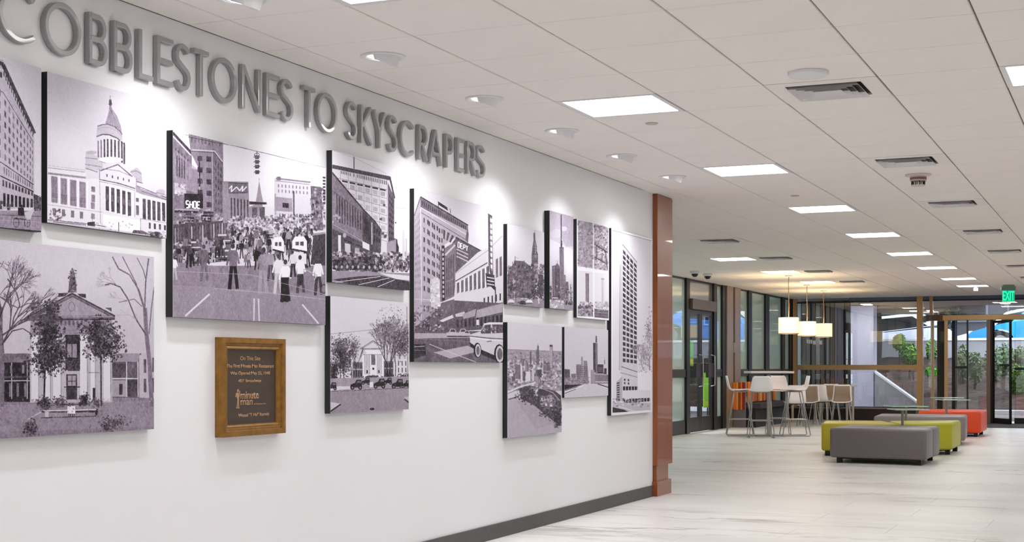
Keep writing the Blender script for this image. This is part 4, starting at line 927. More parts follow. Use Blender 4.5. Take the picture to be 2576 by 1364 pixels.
p.poly([(850, 760), (872, 765), (880, 1100), (850, 1100)], .45); p.poly([(875, 850), (905, 850), (905, 1110), (875, 1110)], .4); p.line([(935, 880), (935, 1100)], 8, .35); p.poly([(660, 900), (690, 910), (690, 1090), (660, 1090)], .35); p.speck(660, 900, 960, 1120, 120, 10, .15, .7)
p.poly([(655, 1080), (965, 1110), (965, 1225), (650, 1190)], .60); p.speck(660, 1090, 840, 1190, 70, 13, .6, .95); p.speck(850, 1100, 960, 1140, 30, 8, .1, .4); p.line([(700, 1055), (770, 1060)], 12, .85)
panel(p, 'print_slim_skyscraper', 'narrow photo panel of a slim tapering skyscraper under cloud')

# ---- 10 four-image sheet
p = Print((1430, 530), 4.7, [(1452.3, 550.3), (1533, 573.6), (1531, 806.6), (1450.5, 798.5)], WX + .03, bg=.93)
p.poly([(115, 108), (292, 150), (288, 685), (112, 655)], .62); p.poly([(308, 152), (475, 210), (468, 720), (303, 688)], .68)
p.speck(118, 130, 288, 660, 260, 11, .40, .80, .7); p.speck(310, 180, 468, 700, 320, 10, .35, .92, .8)
for _ in range(12): x, y = RS.uniform(130, 270), RS.uniform(160, 640); p.line([(x, y), (x + RS.uniform(-30, 30), y + RS.uniform(20, 60))], 9, .42, .6)
p.line([(310, 400), (465, 500)], 12, .25); p.line([(310, 550), (465, 640)], 12, .28); p.line([(330, 420), (330, 590)], 9, .3); p.line([(400, 420), (400, 620)], 8, .35); p.line([(440, 480), (460, 700)], 10, .3); p.line([(360, 470), (440, 520)], 10, .85)
p.poly([(112, 705), (288, 730), (288, 1240), (108, 1230)], .86); p.poly([(200, 740), (242, 745), (240, 1085), (200, 1085)], .50); p.poly([(232, 745), (242, 745), (240, 1085), (232, 1085)], .36)
p.poly([(108, 1120), (288, 1130), (288, 1255), (105, 1245)], .55); p.speck(112, 1080, 286, 1240, 120, 10, .2, .85)
p.poly([(306, 735), (468, 745), (468, 1275), (303, 1262)], .88); p.poly([(385, 800), (420, 800), (418, 1080), (388, 1080)], .80); p.line([(400, 790), (400, 1100)], 3, .6); p.line([(385, 810), (425, 815)], 10, .55); p.poly([(303, 1160), (468, 1180), (468, 1278), (303, 1262)], .40); p.speck(306, 1080, 466, 1180, 90, 9, .55, .85); p.line([(305, 1200), (465, 1215)], 5, .7); p.line([(305, 1235), (465, 1250)], 5, .55)
panel(p, 'print_four_views', 'photo panel divided into four small images')

# ---- 11 gridded office tower (white bordered)
p = Print((1510, 560), 2.675, [(1539, 575), (1642, 600.5), (1638.5, 1036.6), (1537, 1046.5)], WX + .037, bg=.93)
p.poly([(84, 58), (345, 122), (335, 1262), (80, 1282)], .87)
p.line([(84, 56), (348, 122)], 3, .45)
p.poly([(150, 150), (250, 270), (247, 1120), (145, 1120), (130, 900), (136, 300)], .82); p.poly([(134, 300), (150, 150), (148, 1000), (128, 1000)], .78); p.line([(152, 150), (250, 272)], 5, .5)
p.line([(134, 290), (126, 1000)], 3, .6)
p.grid([(152, 175), (250, 290), (247, 960), (147, 950)], 4, 21, .74, .66, .22, jit=.06)
p.line([(140, 975), (248, 1010)], 5, .4); p.line([(132, 1015), (248, 1045)], 4, .5); p.grid([(150, 1050), (200, 1055), (200, 1100), (150, 1095)], 2, 2, .4, .6, .25)
p.poly([(105, 1080), (145, 1040), (145, 1200), (105, 1210)], .7); p.grid([(107, 1080), (130, 1075), (130, 1200), (107, 1200)], 1, 8, .8, .5, .2)
p.grid([(148, 1105), (285, 1105), (285, 1130), (148, 1135)], 7, 1, .8, .9, .15); p.poly([(250, 1085), (285, 1090), (285, 1110), (250, 1110)], .25); p.grid([(148, 1190), (330, 1180), (330, 1205), (148, 1222)], 9, 1, .8, .9, .12); p.line([(80, 1190), (145, 1200)], 10, .75)
p.poly([(250, 1010), (345, 990), (338, 1130), (250, 1130)], .93); p.poly([(80, 1215), (335, 1215), (335, 1262), (80, 1282)], .75); p.poly([(80, 1245), (160, 1262), (185, 1275), (80, 1282)], .2); p.line([(110, 1238), (230, 1270)], 4, .9); p.speck(85, 1190, 330, 1240, 50, 6, .2, .95)
p.tree(330, 1000, 1.6, 70, 6, 7, .45, .45, .8); p.tree(290, 1000, 1.9, 50, 5, 7, .5, .5, .8); p.leaves(300, 900, 45, 110, 300, 7, .45, .8, .6); p.leaves(325, 720, 25, 110, 160, 6, .4, .8, .6)
panel(p, 'print_office_tower', 'tall white-bordered photo panel of a gridded office tower beside the pilaster')

# ---- 12 aerial view with river
p = Print((1250, 790), 4.133, [(1278.5, 812.5), (1415, 819.5), (1412, 1088), (1275.2, 1102)], WX + .038, bg=.82)
p.poly([(110, 90), (690, 120), (690, 400), (110, 380)], .82); p.poly([(110, 370), (690, 385), (690, 480), (110, 480)], .62); p.line([(110, 375), (690, 390)], 5, .52); p.poly([(110, 470), (690, 470), (690, 800), (110, 800)], .60)
p.speck(115, 400, 665, 500, 260, 8, .4, .75, .7); p.speck(115, 490, 665, 780, 650, 11, .3, .92, .8)
for x, y0, y1, w_, g in ((350, 390, 520, 14, .4), (428, 330, 530, 16, .42), (412, 370, 520, 9, .5), (565, 325, 560, 32, .66), (380, 440, 520, 10, .6), (310, 510, 600, 30, .5), (215, 530, 680, 50, .46), (255, 530, 690, 20, .85), (280, 600, 700, 22, .38), (325, 600, 700, 46, .85), (375, 590, 700, 26, .8), (440, 580, 660, 44, .32), (415, 650, 720, 36, .6), (480, 460, 600, 12, .75), (170, 620, 700, 26, .4), (515, 530, 590, 70, .45), (150, 620, 650, 40, .85), (270, 470, 540, 26, .45)):
    p.poly([(x - w_ / 2, y0), (x + w_ / 2, y0), (x + w_ / 2, y1), (x - w_ / 2, y1)], g); p.line([(x + w_ / 2, y0), (x + w_ / 2, y1)], 4, g * .6)
p.line([(565, 318), (565, 340)], 30, .3); p.line([(430, 310), (430, 340)], 4, .4)
p.poly([(110, 880), (200, 870), (240, 870), (400, 965), (450, 1010), (610, 1130), (665, 1180), (665, 1300), (110, 1300)], .70); p.poly([(200, 900), (420, 980), (600, 1140), (400, 1200)], .62, .5)
p.line([(110, 815), (250, 755), (400, 715)], 16, .86); p.line([(110, 830), (260, 770)], 5, .4); p.line([(205, 800), (215, 890)], 8, .85); p.line([(120, 890), (215, 860)], 10, .3)
p.poly([(225, 780), (340, 750), (600, 800), (665, 850), (665, 1170), (600, 1130), (450, 1010), (400, 965), (250, 880)], .30)
p.leaves(330, 850, 110, 70, 500, 11, .10, .5); p.leaves(560, 980, 110, 100, 800, 11, .1, .55); p.leaves(620, 1100, 45, 70, 250, 11, .1, .45); p.speck(450, 850, 600, 960, 120, 9, .3, .95); p.speck(380, 790, 420, 850, 12, 10, .7, .9); p.line([(350, 770), (480, 780), (580, 820), (650, 900)], 8, .7)
panel(p, 'print_aerial_river', 'photo panel with an aerial view of downtown and a river bend, bottom row')

# ---- 13 skyline from the bridge
p = Print((1400, 800), 6.2, [(1421, 822.6), (1530.5, 831), (1529.3, 996.5), (1419.3, 1000)], WX + .022, bg=.80)
p.poly([(120, 140), (810, 190), (810, 800), (120, 800)], .80)
p.poly([(120, 790), (205, 800), (208, 930), (120, 950)], .34); p.poly([(225, 870), (300, 865), (300, 1020), (225, 1020)], .45); p.poly([(305, 720), (390, 725), (390, 1030), (305, 1030)], .48); p.poly([(382, 605), (408, 605), (410, 1030), (382, 1030)], .56); p.poly([(420, 665), (475, 670), (490, 900), (490, 1030), (415, 1030)], .50); p.grid([(310, 740), (480, 750), (480, 1020), (310, 1020)], 6, 9, .8, .35, .40)
p.poly([(612, 280), (632, 285), (634, 385), (608, 385)], .32); p.poly([(570, 390), (640, 392), (640, 850), (570, 850)], .45); p.poly([(572, 392), (606, 392), (606, 850), (572, 850)], .26)
p.poly([(638, 725), (730, 730), (730, 860), (638, 860)], .24); p.grid([(645, 770), (725, 775), (725, 850), (645, 850)], 3, 3, .8, .4, .5); p.line([(600, 862), (770, 868)], 14, .25); p.poly([(740, 790), (780, 790), (780, 880), (740, 880)], .25); p.poly([(742, 660), (756, 660), (756, 725), (745, 725)], .35); p.line([(750, 620), (750, 665)], 4, .4)
p.poly([(530, 810), (590, 815), (590, 1030), (530, 1030)], .6); p.poly([(590, 880), (805, 890), (805, 1030), (590, 1030)], .52); p.line([(600, 1000), (805, 1005)], 10, .86); p.grid([(600, 900), (800, 910), (800, 990), (600, 985)], 10, 3, .7, .5, .42); p.poly([(180, 930), (300, 930), (300, 1030), (120, 1030), (120, 950)], .55); p.speck(120, 920, 520, 1030, 160, 9, .35, .75); p.line([(515, 850), (512, 1040)], 10, .9)
p.poly([(118, 1035), (560, 1030), (800, 1030), (805, 1225), (118, 1240)], .80); p.poly([(118, 1035), (420, 1035), (118, 1120)], .18); p.line([(118, 1150), (330, 1085), (420, 1050)], 12, .93); p.line([(118, 1172), (300, 1105)], 8, .15); p.line([(118, 1130), (330, 1072)], 8, .15); p.line([(640, 1035), (805, 1090)], 14, .2); p.line([(640, 1045), (805, 1110)], 5, .9)
p.speck(440, 1060, 640, 1120, 20, 8, .7, .92, .5)
panel(p, 'print_bridge_skyline', 'small photo panel of a skyline at the end of a bridge road')
# ------------------------------------------------------------------ framed bronze plaque
PX = WX + .045
(ya, zt) = onX(561, 850, PX); yb = onX(719, 850, PX)[0]; zt = (onX(561, 848, PX)[1] + onX(719, 854, PX)[1]) / 2; zb = (onX(561, 1101, PX)[1] + onX(719, 1090, PX)[1]) / 2
pw, ph = yb - ya, zt - zb
pq = empty('framed_plaque', (WX, ya, zb), 'wood framed brown plaque with raised bronze lettering, hung below the photo panels', 'plaque')
wood_f = mat('honey_wood_frame', (.54, .38, .15), .33, var=.25, vscale=14, stretch=(2, 2, 2), metal=.45)
bm = B(); prof = [(0, 0), (0, .045), (.024, .046), (.028, .038), (.036, .038), (.040, .033), (.047, .036), (.052, .033), (.056, .022), (.056, .006)]
rings = [[bm.verts.new(q) for q in ((d, i, i), (d, pw - i, i), (d, pw - i, ph - i), (d, i, ph - i))] for i, d in prof]
for A_, C_ in zip(rings[:-1], rings[1:]):
    for k in range(4): bm.faces.new((A_[k], A_[(k + 1) % 4], C_[(k + 1) % 4], C_[k]))
obj('frame', bm, wood_f, pq)
obj('plate', box(B(), .003, .022, .05, pw - .05, .05, ph - .05), mat('dark_bronze_plate', (.27, .22, .19), .5, metal=.3, bump=.1, bscale=150), pq)
txt_mat = mat('cast_letter_bronze', (.70, .55, .40), .4, metal=.4)
def text_mesh(s, width=None, height=None, depth=.0012):
    c = bpy.data.curves.new('t', 'FONT'); c.body = s; c.size = 1; c.extrude = 0; c.offset = .012
    o = bpy.data.objects.new('t', c); COL.objects.link(o)
    dg = bpy.context.evaluated_depsgraph_get(); me = bpy.data.meshes.new_from_object(o.evaluated_get(dg)); bpy.data.objects.remove(o)
    v = np.array([q.co[:] for q in me.vertices]); mn, mx = v.min(0), v.max(0)
    sx = width / (mx[0] - mn[0]); sy = (height / (mx[1] - mn[1])) if height else sx
    return me, mn, mx, sx, sy
def place_text(s, y0, y1, z0, z1, parent, name, m, dx, axis='X'):
    me, mn, mx, sx, sy = text_mesh(s, y1 - y0, z1 - z0)
    bm = B(); bm.from_mesh(me)
    r = bmesh.ops.extrude_face_region(bm, geom=bm.faces[:])
    for v in r['geom']:
        if isinstance(v, bmesh.types.BMVert): v.co.z += 1
    for v in bm.verts:
        a, b_, c = (v.co.x - mn[0]) * sx + y0, (v.co.y - mn[1]) * sy + z0, v.co.z
        if axis == 'X': v.co = (dx + c * .0015, a, b_)
        else: v.co = (a, dx - c * .004, b_)
    bpy.data.meshes.remove(me)
    return obj(name, bm, m, parent)
def pqz(x, y):       # plaque zoom frame -> local y,z
    q = onX(560 + x / 7.58, 880 + y / 7.58, WX + .023); return q[0] - ya, q[1] - zb
for s, x0, x1, yy, hh in (('On This Site', 340, 720, 165, 78), ('The First Minute Man Restaurant', 75, 980, 312, 72), ('Was Opened May 22, 1948', 150, 905, 455, 80), ('407 Broadway', 300, 740, 600, 76),
                          ('minute', 345, 690, 868, 140), ('man', 345, 575, 1010, 95), ('of America, Inc.', 600, 830, 1032, 34), ('Wessel "T Hal" Rumely', 300, 890, 1248, 84)):
    a = pqz(x0, yy + hh / 2); c = pqz(x1, yy - hh / 2)
    a2 = pqz((x0 + x1) / 2, yy + hh / 2)[1]; c2 = pqz((x0 + x1) / 2, yy - hh / 2)[1]
    place_text(s, a[0], c[0], a2, c2, pq, 'lettering', txt_mat, .0215)
bm = B()
for pts in ([(255, 1120), (325, 1120), (325, 1105), (255, 1105)], [(268, 1105), (282, 940), (262, 900), (262, 830), (285, 815), (305, 825), (322, 870), (312, 930), (316, 1105), (300, 1105), (295, 960), (288, 1105)],
            [(275, 800), (280, 760), (300, 750), (312, 775), (305, 805), (285, 812)], [(318, 800), (332, 780), (338, 790), (322, 900), (314, 900)], [(240, 900), (255, 820), (265, 830), (252, 910)]):
    q = [pqz(*t) for t in pts]
    prism(bm, q, 'X', .0218, .0232)
obj('soldier_emblem', bm, txt_mat, pq)

# ------------------------------------------------------------------ storefront on the left (window_1, door_1)
glass_sf = glass('storefront_frosted_pane', refl=1.5, frost=.66, frost_col=lin((.82, .90, .88)), tint=(.85, .92, .90))
glass_dr = glass('door_clear_pane', refl=.6, tint=(.90, .93, .91))
glass_far = glass('far_clear_pane', refl=2.6, tint=(.97, .98, .98))
SY0, SY1 = 18.0, BY - .1
sf = struct(obj('window_1', box(B(), SX - .06, SX + .02, SY0, SY1, CEIL - .03, CEIL + .01), bronze)); sf['label'] = 'bronze framed storefront of tall frosted panes along the left side'
RT, RB, KT = 1.107, .973, .236
bays = [(18.0, 20.7), (20.8, 23.69), (25.65, 26.04), (27.3, 28.02), (28.28, 29.46), (29.78, 31.0), (31.28, 31.78)]
for a, b_ in ((18.0, 23.69), (25.65, 26.04), (27.27, SY1)):
    obj('mid_rail', box(B(), SX - .05, SX + .035, a, b_, RB, RT, .004), mat('rail_dark_grey', (.20, .18, .18), .5, metal=.2), sf)
    obj('kick_plate', box(B(), SX - .05, SX + .03, a, b_, 0, KT, .004), bronze, sf)
for a, b_ in ((20.7, 20.8), (23.69, 23.885), (25.44, 25.655), (26.04, 26.27), (28.02, 28.28), (29.46, 29.78), (31.0, 31.28), (31.78, SY1)):
    obj('mullion', box(B(), SX - .06, SX + .05, a, b_, 0, CEIL - .002, .004), bronze, sf)
for a, b_ in bays:
    obj('pane', box(B(), SX - .006, SX + .006, a + .003, b_ - .003, KT + .003, RB - .003), glass_sf, sf)
    obj('pane', box(B(), SX - .006, SX + .006, a + .003, b_ - .003, RT + .003, CEIL - .033), glass_sf, sf)
pl = empty('bronze_pilaster', (SX, 26.27, 0), 'brushed bronze clad column between the glass door and the storefront panes', 'column')
obj('left_cladding', box(B(), -.05, .075, .0, .44, 0, CEIL - .002, .004), bronze_m, pl)
obj('right_cladding', box(B(), -.05, .075, .58, 1.0, 0, CEIL - .002, .004), bronze_m, pl)
obj('recess', box(B(), -.05, .045, .44, .58, 0, CEIL - .002), mat('recess_bronze', (.33, .27, .2), .45, metal=.5), pl)
obj('switch_plate', box(B(), .045, .085, .45, .57, 1.42, 1.62, .006), mat('plate_tan', (.62, .55, .46), .4, metal=.5), pl)
obj('door_button', lathe(B(), [(.03, 0), (.03, .01), (0, .012)], cap=False), mat('tan_button', (.7, .62, .5), .4), pl, loc=(.085, .51, 1.55))
# door
dr = struct(obj('door_1', box(B(), SX - .06, SX + .10, 23.885, 25.44, 2.155, 2.335, .006), mat('door_operator_cover', (.37, .33, .34), .45, metal=.2)))
dr['label'] = 'double glass door with a grey header box in the storefront'
obj('transom_pane', box(B(), SX - .006, SX + .006, 23.888, 25.437, 2.34, CEIL - .033), glass('transom_glass', refl=.9, frost=.5, frost_col=lin((.55, .54, .46))), dr)
for a, b_ in ((23.89, 24.66), (24.67, 25.435)):
    lf = obj('door_leaf', B(), bronze, dr)
    bm = B(); s_ = .055
    box(bm, SX - .025, SX + .025, a, a + s_, .01, 2.15); box(bm, SX - .025, SX + .025, b_ - s_ * 1.6, b_, .01, 2.15)
    box(bm, SX - .024, SX + .024, a, b_, 2.08, 2.15); box(bm, SX - .024, SX + .024, a, b_, .01, .27)
    bm.to_mesh(lf.data); bm.free()
    obj('pane', box(B(), SX - .005, SX + .005, a + s_, b_ - s_ * 1.6, .27, 2.08), glass_dr, lf)
    obj('push_plate', box(B(), SX + .02, SX + .07, a + .3, b_ - .04, .96, 1.22, .01), mat('push_plate_dark', (.12, .07, .06), .4), lf)
    obj('handle', tube(B(), [(SX + .02, b_ - .10, .8), (SX + .09, b_ - .10, .82), (SX + .09, b_ - .10, 1.35), (SX + .02, b_ - .10, 1.37)], .013), chrome, lf)
# vestibule behind the door
struct(obj('trim_1', box(B(), SX - 2.6, SX - 2.5, 18, 29, -.1, 2.9), mat('vestibule_wall', (.50, .47, .42), .7)))
struct(obj('trim_2', box(B(), SX - 2.6, SX - .08, 17.9, 34, -.12, -.01), mat('vestibule_floor', (.45, .43, .41), .6)))
for i, (xa, xb, y0, y1, lab) in enumerate(((1727, 1743, 856, 921, 'lime green sign board seen through the left door glass'), (1770, 1790, 938, 1024, 'lime green sign board seen low through the right door glass'))):
    X_ = SX - .9 - .2 * i; a = onX(xa, y0, X_); c = onX(xb, y1, X_)
    t = empty('sign_board', (X_, (a[0] + c[0]) / 2, 0), lab, 'sign', 'green boards behind the glass door')
    hw = (c[0] - a[0]) / 2
    obj('board', box(B(), -.01, .01, -hw, hw, c[1], a[1]), mat('lime_green_board', (.45, .82, .08), .6) if i == 0 else mat('lime_green_board_b', (.62, .86, .10), .6), t)
    obj('yellow_band', box(B(), .01, .012, -hw * .9, hw * .9, c[1] + .03, c[1] + .13), mat('yellow_band', (.9, .85, .1), .6), t)
    obj('stem', box(B(), -.012, .008, -.015, .015, 0, c[1]), black_m, t); obj('base', box(B(), -.15, .15, -.15, .15, 0, .015), black_m, t)
l = bpy.data.lights.new('vestibule_light', 'AREA'); l.energy = 45; l.size = 1.2; l.color = (1, .95, .85)
lo = bpy.data.objects.new('vestibule_light', l); COL.objects.link(lo); lo.location = (SX - 1.3, 24.6, 2.6)

# ------------------------------------------------------------------ far glazing (window_2) and glass portal
def fx(px, Y=BY): return onY(px, 900, Y)[0]
def fz(px, py, Y=BY): return onY(px, py, Y)[1]
far = struct(obj('window_2', box(B(), SX - .05, XR + .2, BY - .03, BY + .05, 2.575, 2.605), mat('transom_bar_dark', (.09, .09, .10), .4)))
far['label'] = 'full-width far glazing with a bronze rail at chest height'
obj('head_reflection_band', box(B(), fx(2136), XR + .2, BY + .0, BY + .03, 2.607, CEIL + .01), mat('reflection_blue_grey', (.36, .42, .52), .35), far)  # flat panel painted as the bluish reflection band above the transom bar
obj('corner_post', box(B(), SX + .02, fx(1996), BY - .05, BY + .06, 0, CEIL), bronze, far)
obj('bronze_post', box(B(), fx(1996), fx(2006), BY - .06, BY + .06, 0, CEIL), brass, far)
obj('rail', box(B(), fx(2006), fx(2307), BY - .05, BY + .05, 1.088, 1.20, .006), brass, far)
obj('tall_post', box(B(), fx(2307), fx(2322), BY - .06, BY + .06, 0, CEIL), brass, far)
obj('short_post', box(B(), fx(2339), fx(2347), BY - .06, BY + .06, 2.27, CEIL), brass, far)
obj('sill_rail', box(B(), fx(2006), fx(2307), BY - .04, BY + .04, .20, .28), bronze, far)
obj('lower_pane', box(B(), fx(2006) + .002, fx(2307) - .002, BY - .006, BY + .006, .282, 1.086), glass_far, far)
obj('upper_pane', box(B(), fx(2006) + .002, fx(2307) - .002, BY - .006, BY + .006, 1.202, 2.573), glass_far, far)
obj('transom_pane', box(B(), fx(2322) + .002, XR, BY - .006, BY + .006, 2.30, 2.573), glass_far, far)
st = struct(obj('trim_3', box(B(), SX + .02, fx(2312), BY - .5, BY - .02, 0, .235, .006), mat('dark_brown_plinth', (.16, .09, .08), .5)))
obj('plinth_top', box(B(), SX + .02, fx(2314), BY - .52, BY - .0, .235, .262, .004), mat('brown_ledge', (.42, .34, .28), .5), st)
# portal
PY = 30.6
gx = lambda px: onY(px, 900, PY)[0]
pt = struct(obj('door_2', box(B(), gx(2372), XR, PY - .05, PY + .05, onY(2400, 806, PY)[1], onY(2400, 793, PY)[1], .006), brass)); pt['label'] = 'bronze framed glass entrance portal at the far right'
zH = onY(2400, 806, PY)[1]
# curved left return of the portal
N = 10; arcp = []
x0, y0_, x1, y1_ = fx(2324), BY - .06, gx(2376), PY
for i in range(N + 1):
    a = math.radians(90 * i / N); arcp.append((x1 - (x1 - x0) * math.cos(a), y0_ + (y1_ - y0_) * math.sin(a)))
bm = B()
for (a, b_) in zip(arcp[:-1], arcp[1:]):
    v = [bm.verts.new((q[0], q[1], z)) for z in (zH, zH + .12) for q in (a, b_)]
    o1 = [bm.verts.new((q[0] + .05, q[1] + .05, z)) for z in (zH, zH + .12) for q in (a, b_)]
    for V_ in (v, o1): bm.faces.new((V_[0], V_[1], V_[3], V_[2]))
    bm.faces.new((v[0], v[1], o1[1], o1[0])); bm.faces.new((v[2], v[3], o1[3], o1[2]))
obj('curved_header', bm, mat('bronze_drum', (.36, .26, .18), .4, metal=.5), pt)
bm = B()
for (a, b_) in zip(arcp[:-1], arcp[1:]):
    v = [bm.verts.new((q[0], q[1], z)) for z in (.02, zH) for q in (a, b_)]; bm.faces.new((v[0], v[1], v[3], v[2]))
glass_leaf = glass('leaf_clear_pane', refl=.5, tint=(.96, .97, .97))
obj('curved_pane', bm, glass_leaf, pt)
def pbar(name, a, b_, z0, z1, m, Y=PY, d=.04): return obj(name, box(B(), gx(a), gx(b_), Y - d, Y + d, z0, z1, .004), m, pt)
pbar('gold_post', 2376, 2384, 0, zH, brass)
pbar('dark_post', 2390, 2403, 0, zH, black_m, PY + .35); pbar('dark_post', 2349, 2373, 0, zH, black_m, PY + .6, .06)
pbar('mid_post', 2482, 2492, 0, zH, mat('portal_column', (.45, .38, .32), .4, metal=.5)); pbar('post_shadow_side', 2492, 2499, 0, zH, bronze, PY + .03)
pbar('thin_mullion', 2432, 2436, 0, zH, black_m); pbar('cross_rail', 2403, 2432, 1.12, 1.17, black_m); pbar('bottom_rail', 2403, 2482, 0, .05, black_m)
pbar('side_post', 2326, 2334, 0, 2.2, brass, PY + 1.0)
obj('portal_pane', box(B(), gx(2403), gx(2432), PY - .006, PY + .006, 1.172, zH - .002), glass_far, pt); obj('portal_pane', box(B(), gx(2436), gx(2482), PY - .006, PY + .006, .052, zH - .002), glass_far, pt)
obj('portal_pane', box(B(), gx(2403), gx(2432), PY - .006, PY + .006, .052, 1.118), glass_far, pt)
# right-hand fixed part and the leaf swung inwards
pbar('fixed_rail', 2552, 2620, 1.09, 1.14, black_m); pbar('fixed_kick', 2552, 2700, 0, .12, black_m); obj('fixed_pane', box(B(), gx(2552), XR, PY - .006, PY + .006, .122, zH - .002), glass_far, pt)
lf = obj('swing_leaf', B(), bronze, pt); lf.location = (gx(2499), PY - .02, 0)
ang = math.radians(-55); Lw = .66
bm = B(); box(bm, 0, .03, -.015, .015, .01, zH - .02); box(bm, Lw - .035, Lw, -.02, .02, .01, zH - .02); box(bm, 0, Lw, -.014, .014, .01, .12); box(bm, 0, Lw, -.014, .014, zH - .07, zH - .02)
bmesh.ops.rotate(bm, verts=bm.verts, cent=(0, 0, 0), matrix=Matrix.Rotation(ang, 3, 'Z')); bm.to_mesh(lf.data); bm.free()
bm = box(B(), .03, Lw - .035, -.005, .005, .12, zH - .07); bmesh.ops.rotate(bm, verts=bm.verts, cent=(0, 0, 0), matrix=Matrix.Rotation(ang, 3, 'Z')); obj('leaf_pane', bm, glass_leaf, lf)
bm = box(B(), .35, Lw + .08, -.07, -.03, 1.17, 1.21, .005); bmesh.ops.rotate(bm, verts=bm.verts, cent=(0, 0, 0), matrix=Matrix.Rotation(ang, 3, 'Z')); obj('push_bar', bm, black_m, lf)
tag(obj('entrance_mat', box(B(), gx(2385), 3.0, 28.45, PY - .1, 0, .012, .003), mat('dark_mat', (.30, .28, .29), .9, var=.1, vscale=60)), 'dark grey entrance mat before the far glass portal', 'mat')

# ------------------------------------------------------------------ outdoors
conc = mat('pale_concrete', (.60, .60, .63), .8, var=.08, vscale=3, bump=.1, bscale=60)
conc_w = mat('white_concrete_edge', (.92, .92, .95), .7)
struct(obj('pavement', box(B(), -22, 14, BY + .1, 37.0, -.2, -.015), mat('paving_grey', (.55, .50, .50), .85, var=.08, vscale=5)))
struct(obj('curb', box(B(), -22, 14, 36.75, 37.02, -.05, .10, .01), conc_w))
sl = mat('mulch', (.24, .17, .15), .95, var=.55, vscale=14, bump=1, bscale=20)
bm = B(); nx, ny = 110, 24
V_ = [[bm.verts.new((-20 + 34 * i / nx, 37.0 + 5.0 * j / ny, .06 + 1.36 * (j / ny) + RS.uniform(-.04, .04))) for i in range(nx + 1)] for j in range(ny + 1)]
for j in range(ny):
    for i in range(nx): bm.faces.new((V_[j][i], V_[j][i + 1], V_[j + 1][i + 1], V_[j + 1][i]))
o = obj('mulch_bank', bm, sl); o['kind'] = 'structure'
par = struct(obj('parapet_wall', box(B(), -22, 14, 42.0, 42.25, .2, 1.90), conc)); obj('coping', box(B(), -22, 14, 41.96, 42.29, 1.90, 1.965, .01), conc_w, par)
# wing wall and pier
Wy = 35.7
pr = empty('concrete_pier', (fx(2139), Wy, 0), 'tall pale concrete pier outside behind the bronze rail', 'pier')
pxs = [onY(2137, 900, Wy)[0], onY(2199.5, 900, Wy)[0] - .02]; pr.location = (pxs[0], Wy, 0)
pier = obj('shaft', box(B(), 0, pxs[1] - pxs[0], 0, .5, -.02, 2.66), mat('lavender_concrete', (.76, .75, .83), .8, var=.06, vscale=4), pr)
obj('foot', box(B(), -.02, pxs[1] - pxs[0] + .02, -.02, .52, -.03, .06), conc, pr)
bm = B(); q = [onY(a, b_, Wy) for a, b_ in ((2201, 939), (2312, 1018), (2312, 1030))]; zb0 = 0
prism(bm, [(q[0][0], -.02), (q[0][0], q[0][1]), (q[1][0], q[1][1]), (q[1][0], -.02)], 'Y', Wy - .05, Wy + .25)
for _v in [0]: pass
ww = empty('wing_wall', (q[0][0], Wy, 0), 'low concrete wing wall sloping down beside the pier, with a white top edge', 'wall')
for v in bm.verts: v.co.x -= q[0][0]; v.co.y -= Wy
obj('body', bm, conc, ww)
bm = B(); prism(bm, [(0, q[0][1]), (0, q[0][1] + .05), (q[1][0] - q[0][0], q[1][1] + .05), (q[1][0] - q[0][0], q[1][1])], 'Y', -.08, .30); obj('coping', bm, conc_w, ww)
# slatted dark wall outside, left
Sy = 32.7; a0, a1 = onY(2004, 900, Sy)[0], onY(2137, 900, Sy)[0]
sw = struct(obj('trim_4', box(B(), a0, a1, Sy + .06, Sy + .16, -.02, 2.66), mat('dark_wall_board', (.17, .155, .14), .7))); sw['label'] = 'dark slatted wall just outside the far glazing'
n = 11; ws = (a1 - a0) / n
for i in range(n):
    obj('slat', box(B(), a0 + i * ws + .012, a0 + (i + 1) * ws - .012, Sy, Sy + .06, -.02, 2.65, .004), mat('slat_grey_%d' % (i % 3), [(.30, .28, .26), (.33, .31, .28), (.27, .25, .24)][i % 3], .6), sw)
tag(obj('metal_column', box(B(), onY(2102, 900, Sy - .1)[0], onY(2121, 900, Sy - .1)[0], Sy - .14, Sy - .02, -.02, 2.64, .006), mat('blue_grey_metal', (.42, .45, .55), .35, metal=.4)), 'blue grey metal column before the dark slatted wall', 'column')
tag(obj('metal_column', box(B(), onY(2008, 900, Sy - .1)[0], onY(2016, 900, Sy - .1)[0], Sy - .14, Sy - .02, -.02, 2.64, .006), mat('pale_metal', (.50, .54, .56), .35, metal=.4)), 'narrow pale metal column at the left end of the dark slatted wall', 'column')
sg = empty('small_sign', (0, 0, 0), 'small white reversed lettering on the glass below the pendant lamps', 'sign')
for xa, xb, yt, yb_ in ((2029, 2033, 854, 864), (2034, 2038, 855, 865), (2039, 2043, 855, 865), (2045, 2052, 857, 867), (2060, 2068, 857, 867)):
    a = onY(xa, yb_, BY - .008); c = onY(xb, yt, BY - .008)
    obj('lettering', box(B(), a[0], c[0], BY - .010, BY - .007, a[1], c[1]), mat('white_vinyl', (.95, .95, .95), .6), sg)
